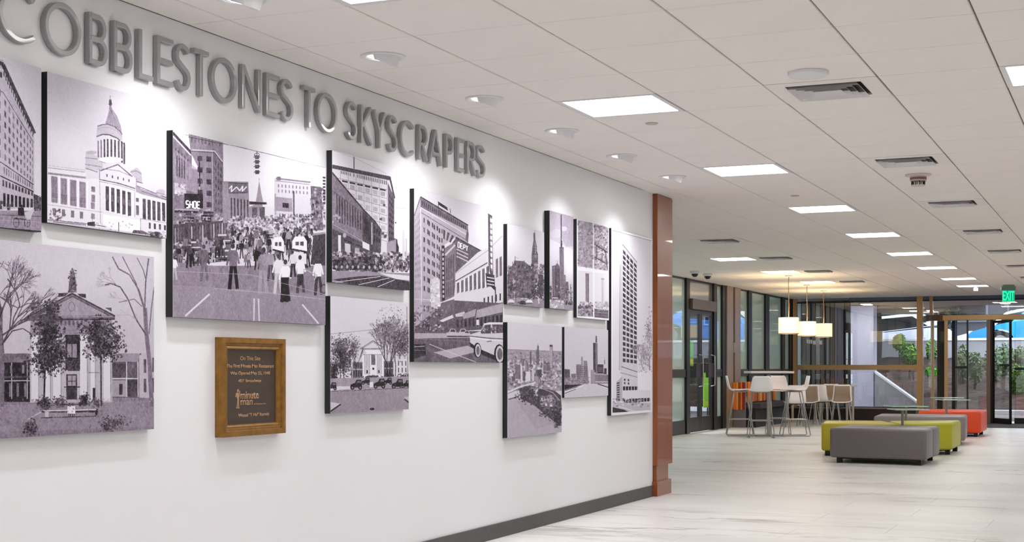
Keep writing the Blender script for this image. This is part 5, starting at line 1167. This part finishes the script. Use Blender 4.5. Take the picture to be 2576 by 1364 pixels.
# canopy soffit
P1 = onZ(2345, 790, 2.68); P2 = onZ(2400, 769, 2.68)
cn = struct(obj('canopy', prism(B(), [(-20, BY + .1), (8, BY + .1), (8, P2[1]), P2, P1, (-20, P1[1])], 'Z', 2.68, 3.1), mat('soffit_plaster', (.52, .47, .44), .85)))
cn['label'] = 'outdoor canopy soffit with recessed lamps'
lm = emit('soffit_lamp', (1, .97, .90), 80.0)
for i, (px_, py_, w_) in enumerate(((2180, 763, 22), (2304, 780, 26), (2340, 779, 12), (2528, 759.5, 22))):
    c = onZ(px_, py_, 2.68); z = c[1] * CT - c[0] * ST; hw = w_ / 2 / FPX * z
    t = empty('soffit_lamp', (c[0], c[1], 2.68), 'recessed soffit lamp outside, %s' % ['above the concrete pier', 'just left of the tall bronze post', 'between the two bronze posts', 'below the exit sign'][i], 'lamp', 'recessed lamps of the outdoor canopy')
    obj('frame', box(B(), -hw - .04, hw + .04, -.28, .28, -.03, .0), black_m, t); obj('lens', box(B(), -hw, hw, -.22, .22, -.036, -.0301), lm, t)

# street and cars beyond the parapet
bm = B(); v = [bm.verts.new(q) for q in ((-24, 42.25, .55 - 1.2), (14, 42.25, 3.35 - 1.0), (14, 62, 3.35 - 1.0), (-24, 62, .55 - 1.2))]; 
for q in v: q.co.z = 1.55 + (q.co.x + 3.5) * .10
bm.faces.new(v); o = obj('street', bm, mat('asphalt', (.36, .36, .38), .9)); o['kind'] = 'structure'
def street_z(x): return 1.55 + (x + 3.5) * .10
def car(name_label, X, Y, body, L=4.6, suv=False, flip=False, H=None):
    """side-on car, nose towards -X"""
    t = empty('car', (X, Y, street_z(X)), name_label, 'car', rz=0)
    t.rotation_euler = (0, -math.atan(.10) * 1, 0)
    H = H or (1.75 if suv else 1.42); bh = .98 if suv else .88; Wd = 1.8
    cab = [(1.25, bh), (1.95, H - .05), (2.3, H), (3.7, H) if suv else (3.1, H), (4.35, bh + .05) if suv else (3.9, bh)]
    low = [(.05, .35), (0, .62), (.12, bh - .16), (.9, bh - .03), (1.25, bh), (3.9, bh), (4.4, bh - .04), (4.58, .7), (4.55, .35), (4.1, .28)]
    # wheel arches cut into the outline
    def arch(cx): return [(cx + .38 * math.cos(math.radians(a)), .33 + .38 * math.sin(math.radians(a))) for a in range(0, 181, 20)]
    outl = [(.05, .35), (0, .62), (.12, bh - .16), (.9, bh - .03), (1.25, bh), (3.95, bh), (4.4, bh - .04), (4.58, .7), (4.55, .32)] + arch(3.72) + arch(.88)
    bm = prism(B(), outl, 'Y', -Wd / 2, Wd / 2)
    bo = obj('body', bm, body, t)
    bm = B(); n = len(cab); A_ = [bm.verts.new((p_[0], -Wd / 2 + (.03 if p_[1] < bh + .1 else .16), p_[1])) for p_ in cab]; C_ = [bm.verts.new((p_[0], Wd / 2 - (.03 if p_[1] < bh + .1 else .16), p_[1])) for p_ in cab]
    for i in range(n - 1): bm.faces.new((A_[i], A_[i + 1], C_[i + 1], C_[i]))
    bm.faces.new(A_); bm.faces.new(C_[::-1]); bm.faces.new((A_[0], C_[0], C_[-1], A_[-1])); obj('cabin', bm, body, t)
    dk = mat('car_glass', (.06, .07, .09), .08)
    for sy in (-1, 1):
        y_ = sy * (Wd / 2 - .085)
        bm = B(); pts = [(1.5, bh + .03), (2.02, H - .12), (2.5, H - .08), (2.5, bh + .03)]; prism(bm, pts, 'Y', y_ - .05, y_ + .05); obj('side_window', bm, dk, t)
        bm = B(); xe = 3.55 if suv else 3.05; pts = [(2.58, bh + .03), (2.58, H - .08), (xe, H - .1), (xe + .45, bh + .04)]; prism(bm, pts, 'Y', y_ - .05, y_ + .05); obj('side_window', bm, dk, t)
    bm = B(); v = [bm.verts.new(q) for q in ((1.30, -.72, bh + .07), (1.30, .72, bh + .07), (1.90, .62, H - .06), (1.90, -.62, H - .06))]; bm.faces.new(v)
    for q in v: q.co.x -= .03
    obj('windscreen', bm, dk, t)
    for cx in (.88, 3.72):
        for sy in (-.82, .82):
            w_ = obj('wheel', B(), mat('tyre', (.05, .05, .05), .8), t); bm = lathe(B(), [(.33, -.1), (.33, .1)], n=20)
            bmesh.ops.rotate(bm, verts=bm.verts, cent=(0, 0, 0), matrix=Matrix.Rotation(math.pi / 2, 3, 'X')); bm.to_mesh(w_.data); bm.free(); w_.location = (cx, sy, .33)
            bm = lathe(B(), [(.2, -.11), (.2, .11)], n=16); bmesh.ops.rotate(bm, verts=bm.verts, cent=(0, 0, 0), matrix=Matrix.Rotation(math.pi / 2, 3, 'X')); obj('hub', bm, chrome, w_)
    obj('headlight', box(B(), -.01, .14, -.85, -.5, .62, .74, .02), mat('lamp_glass', (.85, .85, .85), .1), t)
    if flip:
        t.rotation_euler = (0, math.atan(.10), math.pi)
    return t
car('bright blue car nose-left behind the parapet at the far right', -4.35, 44.6, mat('car_blue', (.05, .56, .95), .3, coat=.6))
car('silver estate car behind the parapet, left of the tall bronze post', -9.45, 45.0, mat('car_silver', (.78, .79, .84), .3, coat=.6), suv=True, H=1.48)
car('white car parked behind and left of the bright blue car', -5.5, 48.9, mat('car_white', (.93, .93, .95), .35, coat=.5))
# far building and dark tree belt
fb = empty('parking_building', (-6, 58, 0), 'dark grey building across the street with banded windows', 'building')
obj('wall', box(B(), -26, 26, 0, .4, 0, 5.4), mat('far_building_wall', (.30, .30, .33), .8), fb)
for i in range(16):
    for j in range(1):
        f = obj('window', box(B(), -20 + i * 2.4, -18.3 + i * 2.4, -.06, .0, 2.9 + j * 2.4, 4.6 + j * 2.4), mat('far_window_frame', (.45, .46, .50), .6), fb)
        obj('pane', box(B(), -19.92 + i * 2.4, -18.38 + i * 2.4, -.08, -.06, 2.98 + j * 2.4, 4.52 + j * 2.4), mat('far_window_glass', (.08, .09, .14), .15), f)
def foliage(bm, cx, cy, cz, rx, ry, rz_, n, s_, shell=.55):
    for _ in range(n):
        d = Vector(RS.normal(0, 1, 3)); d.normalize(); q = shell + (1 - shell) * RS.rand()
        c = Vector((cx + d.x * rx * q, cy + d.y * ry * q, cz + d.z * rz_ * q)); a = Vector(RS.normal(0, 1, 3)).normalized(); b_ = a.cross(d + Vector((.01, 0, 0))).normalized(); k = s_ * RS.uniform(.6, 1.3)
        v = [bm.verts.new(c + a * k), bm.verts.new(c + b_ * k * .5), bm.verts.new(c - a * k), bm.verts.new(c - b_ * k * .5)]; bm.faces.new(v)
g_bright = mat('leaf_bright', (.27, .45, .08), .6, var=.3, vscale=3); g_mid = mat('leaf_olive', (.36, .44, .28), .6, var=.35, vscale=4); g_dark = mat('leaf_dark', (.10, .14, .07), .7, var=.3, vscale=1)
bark = mat('bark', (.14, .10, .09), .9)
def slope_z(y): return .06 + 1.36 * min(1, max(0, (y - 37) / 5))
def bush(px_, py_c, hpx, wpx, Y, m, n, s_, label, group=None, name='bush'):
    x, z = onY(px_, py_c, Y); zc = Y * CT - x * ST; r = hpx / 2 / FPX * zc; rw = wpx / 2 / FPX * zc; z0 = slope_z(Y) - .03
    t = empty(name, (x, Y, z0), label, name.replace('_', ' '), group)
    obj('stem', tube(B(), [(0, 0, 0), (.02, 0, max(.15, z - z0))], .03, 6), bark, t)
    bm = B(); foliage(bm, 0, 0, max(z - z0, r * .9), rw, rw * .9, r, n, s_); obj('foliage', bm, m, t, kind='stuff')
bush(2262, 862, 42, 32, 40.6, g_bright, 900, .06, 'bright green bush, taller left one, in front of the parapet')
bush(2288, 895, 62, 42, 39.8, g_bright, 1300, .06, 'bright green rounded bush, larger one nearest the tall bronze post')
bush(2343, 882, 60, 26, 40.2, g_bright, 700, .06, 'green bush seen between the portal posts')
bush(2344, 936, 24, 34, 38.6, mat('leaf_lime', (.34, .68, .12), .6), 600, .05, 'low bright green grassy clump between the portal posts')
bush(2562, 965, 78, 50, 38.6, g_bright, 1300, .06, 'dark green clipped bush at the right edge behind the portal')
for i, (px_, py_, h_, w_, Y_, lab) in enumerate(((2420, 915, 100, 46, 39.5, 'left'), (2452, 925, 90, 44, 39.0, 'second from left'), (2500, 915, 96, 50, 39.6, 'middle'), (2530, 905, 90, 44, 40.2, 'right'), (2566, 895, 50, 34, 41.0, 'far right, thin, against the parapet'))):
    bush(px_, py_, h_, w_, Y_, g_mid, 620, .055, 'loose olive shrub on the mulch bank, %s' % lab, 'olive shrubs behind the portal', name='shrub')
t = empty('tree', (*((onY(2209, 900, 41.2)[0], 41.2)), 1.1), 'dark tree trunk just right of the concrete pier', 'tree')
obj('trunk', tube(B(), [(0, 0, 0), (.03, 0, 1.0), (-.03, 0, 2.2), (.02, 0, 3.6)], .09, 8), bark, t); bm = B(); foliage(bm, 0, 0, 4.2, 1.8, 1.8, 1.4, 1500, .12); obj('foliage', bm, g_dark, t, kind='stuff')
for i, X_ in enumerate((-24, -18.5, -13, -7.5)):
    t = empty('tree', (X_, 54.5, street_z(X_) - .05), 'dark tree across the street, %s' % ['outside the view', 'leftmost, behind the pier', 'above the silver car', 'right of the silver car, by the bronze post'][i], 'tree', 'dark trees across the street')
    obj('trunk', tube(B(), [(0, 0, 0), (.05, 0, 2.5)], .15, 8), bark, t); bm = B(); foliage(bm, 0, 0, 3.4, 2.3, 1.5, 2.6, 2600, .16); obj('foliage', bm, g_dark, t, kind='stuff')
# ------------------------------------------------------------------ exit sign
c = CW((2537 - 1288) / FPX * 26.6, 26.6)
ex = empty('exit_sign', (c[0], c[1], 0), 'green lit EXIT sign hanging from the ceiling at the far right', 'exit sign', rz=THETA)
obj('canopy_plate', box(B(), -.10, .10, -.03, .03, CEIL - .03, CEIL), mat('exit_housing', (.45, .55, .48), .5), ex)
obj('housing', box(B(), -.14, .13, -.02, .02, 2.575, CEIL - .03, .004), mat('exit_housing2', (.42, .50, .45), .4), ex)
obj('face', box(B(), -.115, .115, -.006, .006, 2.375, 2.578), emit('exit_green_dark', (.0, .42, .17), .9, (.0, .3, .15)), ex)
place_text('EXIT', -.108, .108, 2.392, 2.562, ex, 'lettering', emit('exit_green', (.02, 1.0, .45), 1.3, (.1, .9, .5)), -.0065, 'Y')
obj('edge_bar', box(B(), -.118, .118, -.008, .008, 2.368, 2.376), MATS['exit_green'], ex)
# ------------------------------------------------------------------ ottomans
def vinyl(n, c): return mat(n, c, .42, bump=.05, bscale=120)
def poly_block(pts, z0, z1, bev=.035, inset=0.0):
    c = sum((Vector(p) for p in pts), Vector((0, 0))) / len(pts)
    P = [c + (Vector(p) - c) * (1 - inset) for p in pts]
    bm = prism(B(), [(p.x, p.y) for p in P], 'Z', z0, z1)
    if bev: bmesh.ops.bevel(bm, geom=bm.edges[:], offset=bev, segments=4, affect='EDGES', profile=.5)
    return bm
def ottoman(A, L, R, m, label, seam=None, ztop=.42, Bk=None):
    Bk = Bk or (L[0] + R[0] - A[0], L[1] + R[1] - A[1])
    W4 = [Vector(CW(*q)) for q in (A, L, Bk, R)]; cen = sum(W4, Vector((0, 0))) / 4
    P = [q - cen for q in W4]
    t = empty('ottoman', (cen.x, cen.y, 0), label, 'ottoman', 'vinyl ottoman benches in the lobby')
    if seam:
        g = .0035; m1, m2 = (P[0] + P[3]) / 2, (P[1] + P[2]) / 2; d = (P[3] - P[0]).normalized() * g
        obj('cushion', poly_block([P[0], P[1], m2 - d, m1 - d], .065, ztop), m, t, smooth=True)
        obj('cushion', poly_block([m1 + d, m2 + d, P[2], P[3]], .065, ztop), m, t, smooth=True)
    else: obj('cushion', poly_block(P, .065, ztop), m, t, smooth=True)
    obj('underframe', poly_block(P, .05, .067, 0, .14), black_m, t)
    for q in P:
        x, y = q.x * .82, q.y * .82
        obj('foot', box(B(), x - .03, x + .03, y - .03, y + .03, 0, .066), black_m, t)
    return t
grey_v = vinyl('vinyl_grey', (.45, .42, .43)); lime_v = vinyl('vinyl_lime', (.68, .67, .08)); green_lit_v = vinyl('vinyl_green_yellow_lit', (.74, .68, .14)); taupe_v = vinyl('vinyl_taupe', (.52, .49, .49)); or_v = vinyl('vinyl_orange', (.88, .28, .10))  # second green vinyl has the yellowish cast of the lighting put into its colour
ottoman((4.79, 16.54), (3.80, 17.13), (5.26, 17.60), grey_v, 'nearest dark grey vinyl ottoman in front of the green ones', seam=True)
ottoman((4.95, 18.28), (3.99, 18.46), (5.02, 19.35), green_lit_v, 'green vinyl ottoman, yellowish light painted in, mostly hidden behind the nearest grey one', Bk=(4.24, 19.45))
ottoman((5.75, 18.69), (5.03, 18.32), (6.15, 19.60), lime_v, 'lime green vinyl ottoman with its bright end showing right of the nearest grey one', Bk=(5.10, 19.36))
ottoman((6.62, 20.9), (5.39, 21.32), (7.0, 22.0), taupe_v, 'taupe grey vinyl ottoman between the lime green and the orange ones')
ottoman((7.67, 23.4), (6.75, 23.79), (8.15, 24.55), or_v, 'orange vinyl ottoman, farthest of the bench group')
# glass side tables
gtop = mat('aqua_glass_top', (.72, .86, .84), .08, spec=.8); pole_m = mat('satin_pole', (.58, .55, .52), .35, metal=.8)
def side_table(x, z, off, hw, h, label):
    X, Y = CW(x, z); t = empty('side_table', (X, Y, 0), label, 'side table', 'small glass tables rising between the ottomans', rz=THETA)
    obj('glass_top', box(B(), off - hw, off + hw, -hw, hw, h - .012, h, .004), gtop, t)
    obj('pole', tube(B(), [(0, 0, .01), (0, 0, h - .012)], .018, 12), pole_m, t)
    obj('base', lathe(B(), [(.12, 0), (.12, .008), (.02, .014)], n=20), pole_m, t)
side_table(4.92, 18.03, .07, .21, .618, 'glass side table rising behind the nearest grey ottoman')
side_table(5.52, 20.05, .0, .25, .605, 'glass side table rising behind the lime green ottoman')
side_table(6.95, 22.9, .10, .22, .632, 'glass side table rising left of the orange ottoman')
side_table(7.6, 25.2, .06, .23, .615, 'glass side table rising behind the orange ottoman, farthest one')
# ------------------------------------------------------------------ shell seats
white_sh = mat('white_shell_plastic', (.95, .94, .95), .35); taupe_pad = mat('taupe_seat_pad', (.58, .52, .47), .8); red_pad = mat('red_seat_pad', (.75, .18, .12), .7)
def shell_bm(sh, bh, wtop=.17, wid=.215, d=0.0, off=0.0):
    prof = [(.215, sh - .012, wid - .03), (.20, sh, wid - .012), (.10, sh + .002, wid), (-.05, sh - .005, wid), (-.13, sh, wid), (-.175, sh + .025, wid), (-.20, sh + .07, wid * .98), (-.215, sh + .13, wid * .93), (-.232, sh + bh - .03, wtop + .012), (-.238, sh + bh, wtop - .02)]
    if off: prof = [(y, z, w * .86) for (y, z, w) in prof[1:9]]
    bm = B(); M = 8; up = []; dn = []
    for i, (y, z, w) in enumerate(prof):
        a, b_ = prof[max(0, i - 1)], prof[min(len(prof) - 1, i + 1)]; ty, tz = b_[0] - a[0], b_[1] - a[1]; l_ = math.hypot(ty, tz); ny, nz = tz / l_, -ty / l_
        ny, nz = (-ny, -nz) if (nz < 0 or (abs(nz) < .3 and ny < 0)) else (ny, nz)
        ru, rd = [], []
        for k in range(M + 1):
            q = k / M * 2 - 1; lift = .022 * q ** 4
            cy, cz = y + ny * (lift + off), z + nz * (lift + off)
            ru.append(bm.verts.new((q * w, cy + ny * .006, cz + nz * .006))); rd.append(bm.verts.new((q * w, cy - ny * .006, cz - nz * .006)))
        up.append(ru); dn.append(rd)
    for i in range(len(prof) - 1):
        for k in range(M):
            bm.faces.new((up[i][k], up[i][k + 1], up[i + 1][k + 1], up[i + 1][k])); bm.faces.new((dn[i][k], dn[i + 1][k], dn[i + 1][k + 1], dn[i][k + 1]))
        bm.faces.new((up[i][0], up[i + 1][0], dn[i + 1][0], dn[i][0])); bm.faces.new((up[i][M], dn[i][M], dn[i + 1][M], up[i + 1][M]))
    for i in (0, len(prof) - 1):
        for k in range(M): bm.faces.new((up[i][k], dn[i][k], dn[i][k + 1], up[i][k + 1]))
    return bm
def stool(loc, rz, label):
    t = empty('bar_stool', loc, label, 'bar stool', 'white bar stools around the high table', rz=rz); sh = .755
    obj('shell', shell_bm(sh, .245, .135, .18), white_sh, t, smooth=True)
    obj('seat_pad', box(B(), -.17, .17, -.10, .16, sh + .006, sh + .014, .003), red_pad, t)
    for s_ in (-1, 1):
        fr = obj('leg_frame', tube(B(), [(s_ * .15, .10, sh - .012), (s_ * .16, .16, .42), (s_ * .20, .225, .03), (s_ * .20, .21, .011), (s_ * .20, -.21, .011), (s_ * .20, -.225, .03), (s_ * .16, -.15, .42), (s_ * .15, -.09, sh - .012)], .0085, 8), chrome, t, smooth=True)
    obj('footrest', tube(B(), [(-.175, .183, .28), (.175, .183, .28)], .010, 8), chrome, t)
    obj('rear_bar', tube(B(), [(-.17, -.178, .28), (.17, -.178, .28)], .008, 8), chrome, t)
    obj('side_bar', tube(B(), [(-.172, .178, .282), (-.172, -.172, .282)], .007, 8), chrome, t); obj('side_bar', tube(B(), [(.172, .178, .282), (.172, -.172, .282)], .007, 8), chrome, t)
    obj('seat_bracket', box(B(), -.155, .155, -.09, .11, sh - .022, sh - .008), chrome, t)
    return t
def face(dx, dz):        # facing direction given in camera frame -> z rotation (local front is +Y)
    X = dx * CT - dz * ST; Y = dz * CT + dx * ST
    return math.atan2(Y, X) - math.pi / 2
T = (4.26, 23.75)
def P3(x, z): q = CW(x, z); return (q[0], q[1], 0)
st0 = stool(P3(T[0] - .46, T[1] + .10), face(1, -.12), 'bar stool left of the high table, facing right')
for (dx, dz, fx_, fz_, lab) in ((-.22, -.50, .08, 1, 'bar stool nearest, its back to the view, before the high table'), (.27, .62, -.12, -1, 'bar stool behind the high table, facing the view'), (.44, .02, -1, .05, 'bar stool right of the high table, facing left')):
    dup(st0, P3(T[0] + dx, T[1] + dz), face(fx_, fz_), lab)
ht = empty('bar_table', P3(*T), 'high square cafe table with a pale top amid four white stools', 'table', rz=THETA)
obj('tabletop', box(B(), -.355, .355, -.355, .355, 1.045, 1.08, .004), mat('pale_laminate', (.85, .82, .79), .35), ht)
obj('column', box(B(), -.03, .03, -.03, .03, .012, 1.045, .004), chrome, ht); obj('base', box(B(), -.24, .24, -.24, .24, 0, .014, .003), chrome, ht)
obj('under_plate', box(B(), -.2, .2, -.2, .2, 1.03, 1.046), black_m, ht)
# dining tables and chairs
def chair(loc, rz, label, pad):
    t = empty('cafe_chair', loc, label, 'chair', 'shell chairs at the low cafe tables', rz=rz); sh = .46
    obj('shell', shell_bm(sh, .34, .155, .195), white_sh, t, smooth=True)
    if pad: obj('seat_pad', shell_bm(sh, .34, .155, .195, off=.009), taupe_pad, t, smooth=True)
    for sx in (-1, 1):
        for sy in (-1, 1):
            obj('leg', tube(B(), [(sx * .14, sy * .12, sh - .01), (sx * .20, sy * .20, 0.0)], .011, 8), chrome, t)
    obj('seat_bracket', box(B(), -.14, .14, -.12, .12, sh - .022, sh - .008), black_m, t)
    return t
def low_table(px_, z, hw, label):
    t = empty('cafe_table', P3((px_ - 1288) / FPX * z, z), label, 'table', 'low cafe tables by the far glazing', rz=THETA)
    obj('tabletop', box(B(), -hw, hw, -.36, .36, .735, .765, .004), MATS['pale_laminate'], t)
    for sx in (-1, 1):
        for sy in (-1, 1):
            x, y = sx * (hw - .07), sy * .27; obj('leg', box(B(), x - .022, x + .022, y - .022, y + .022, 0, .736), mat('table_leg_silver', (.70, .66, .62), .4, metal=.4), t)
low_table(2022, 30.2, .36, 'low pale cafe table behind the right bar stool')
low_table(2106, 30.35, .34, 'low pale cafe table nearest the concrete pier')
def cpos(px_, z): return P3((px_ - 1288) / FPX * z, z)
chair(cpos(1999, 27.4), face(.05, 1), 'white shell chair seen from behind, below the right bar stool', False)
chair(cpos(2034, 28.1), face(-.35, -1), 'taupe padded shell chair, left one of those facing the view', True)
chair(cpos(2064, 28.75), face(.5, 1), 'white shell chair seen from behind between the padded ones', False)
chair(cpos(2089, 29.35), face(-.3, -1), 'taupe padded shell chair, middle one of those facing the view', True)
chair(cpos(2117, 28.3), face(-.3, -1), 'taupe padded shell chair, rightmost beside the far cafe table', True)
# striped banquette along the storefront
bx = SX + .08
ya_ = onX(1851, 980, SX + .12)[0]
bq = empty('banquette', (bx, ya_, 0), 'banquette bench with orange, yellow and maroon striped back along the storefront', 'bench')
Lb = 29.55 - ya_
obj('base', box(B(), 0, .42, .02, Lb - .02, 0, .36), mat('banquette_base', (.05, .045, .05), .6), bq)
obj('seat', box(B(), 0, .52, 0, Lb, .36, .46, .02), mat('seat_dark', (.20, .17, .20), .7), bq)
obj('back_frame', box(B(), 0, .10, 0, Lb, .46, .85), mat('seat_brown', (.40, .25, .10), .6), bq)
obj('end_panel', box(B(), 0, .24, -.05, 0, 0, .86, .004), mat('end_panel_grey', (.42, .40, .40), .6), bq)
cols = [(.86, .45, .05), (.90, .66, .35), (.60, .28, .10), (.88, .50, .10), (.55, .12, .12), (.80, .45, .38), (.70, .40, .12), (.45, .30, .12)]
y = 0.0; i = 0
while y < Lb - .05:
    w_ = min([.22, .10, .12, .2, .14, .16][i % 6], Lb - y); obj('stripe', box(B(), .10, .17, y + .002, y + w_ - .002, .47, .865, .006), mat('stripe_%d' % (i % 8), cols[i % 8], .75), bq); y += w_; i += 1
# striped end cushion facing the view
y = .0
for i, w_ in enumerate((.07, .03, .05, .03, .05)):
    obj('end_stripe', box(B(), y, y + w_ - .002, -.065, -.05, .34, .86, .003), mat('stripe_%d' % (i % 5), cols[i % 5], .75), bq); y += w_
# ------------------------------------------------------------------ pendants
sh_m = emit('pendant_shade', (1.0, .80, .46), 1.02, (.95, .9, .8)); cord_m = mat('tan_cord', (.62, .48, .32), .5)
def pendant(px_, z, zb_, label):
    X, Y = CW((px_ - 1288) / FPX * z, z)
    t = empty('pendant_lamp', (X, Y, 0), label, 'pendant lamp', 'drum pendant lamps over the cafe tables')
    r = .168; zt_ = zb_ + .27
    sh = obj('shade', lathe(B(), [(r, zb_), (r, zt_)], n=36, cap=False), sh_m, t, smooth=True)
    obj('diffuser', lathe(B(), [(r * .97, zb_ + .012), (0, zb_ + .012)], n=36, cap=False), emit('pendant_diffuser', (1.0, .88, .6), 1.3), t)
    obj('trim', lathe(B(), [(r + .002, zb_ - .004), (r + .002, zb_ + .008)], n=36, cap=False), cord_m, t)
    obj('cord', tube(B(), [(0, 0, zt_ - .02), (.006, 0, zt_ + .2), (-.004, 0, CEIL - .2), (0, 0, CEIL - .02)], .007, 6), cord_m, t)
    obj('ceiling_rose', lathe(B(), [(.06, CEIL), (.06, CEIL - .02), (.02, CEIL - .03)], n=20), metal_w, t)
    obj('spider', box(B(), -r, r, -.004, .004, zt_ - .02, zt_ - .012), cord_m, t)
    l = bpy.data.lights.new('pendant_bulb', 'POINT'); l.energy = 42; l.color = (1, .74, .42); l.shadow_soft_size = .05
    lo = bpy.data.objects.new('pendant_bulb', l); COL.objects.link(lo); lo.location = (X, Y, zb_ + .17)
pendant(1984, 23.9, 1.705, 'left and nearest of the three glowing drum pendant lamps')
pendant(2030, 26.6, 1.725, 'middle of the three glowing drum pendant lamps')
pendant(2072, 28.6, 1.75, 'right and farthest of the three glowing drum pendant lamps')
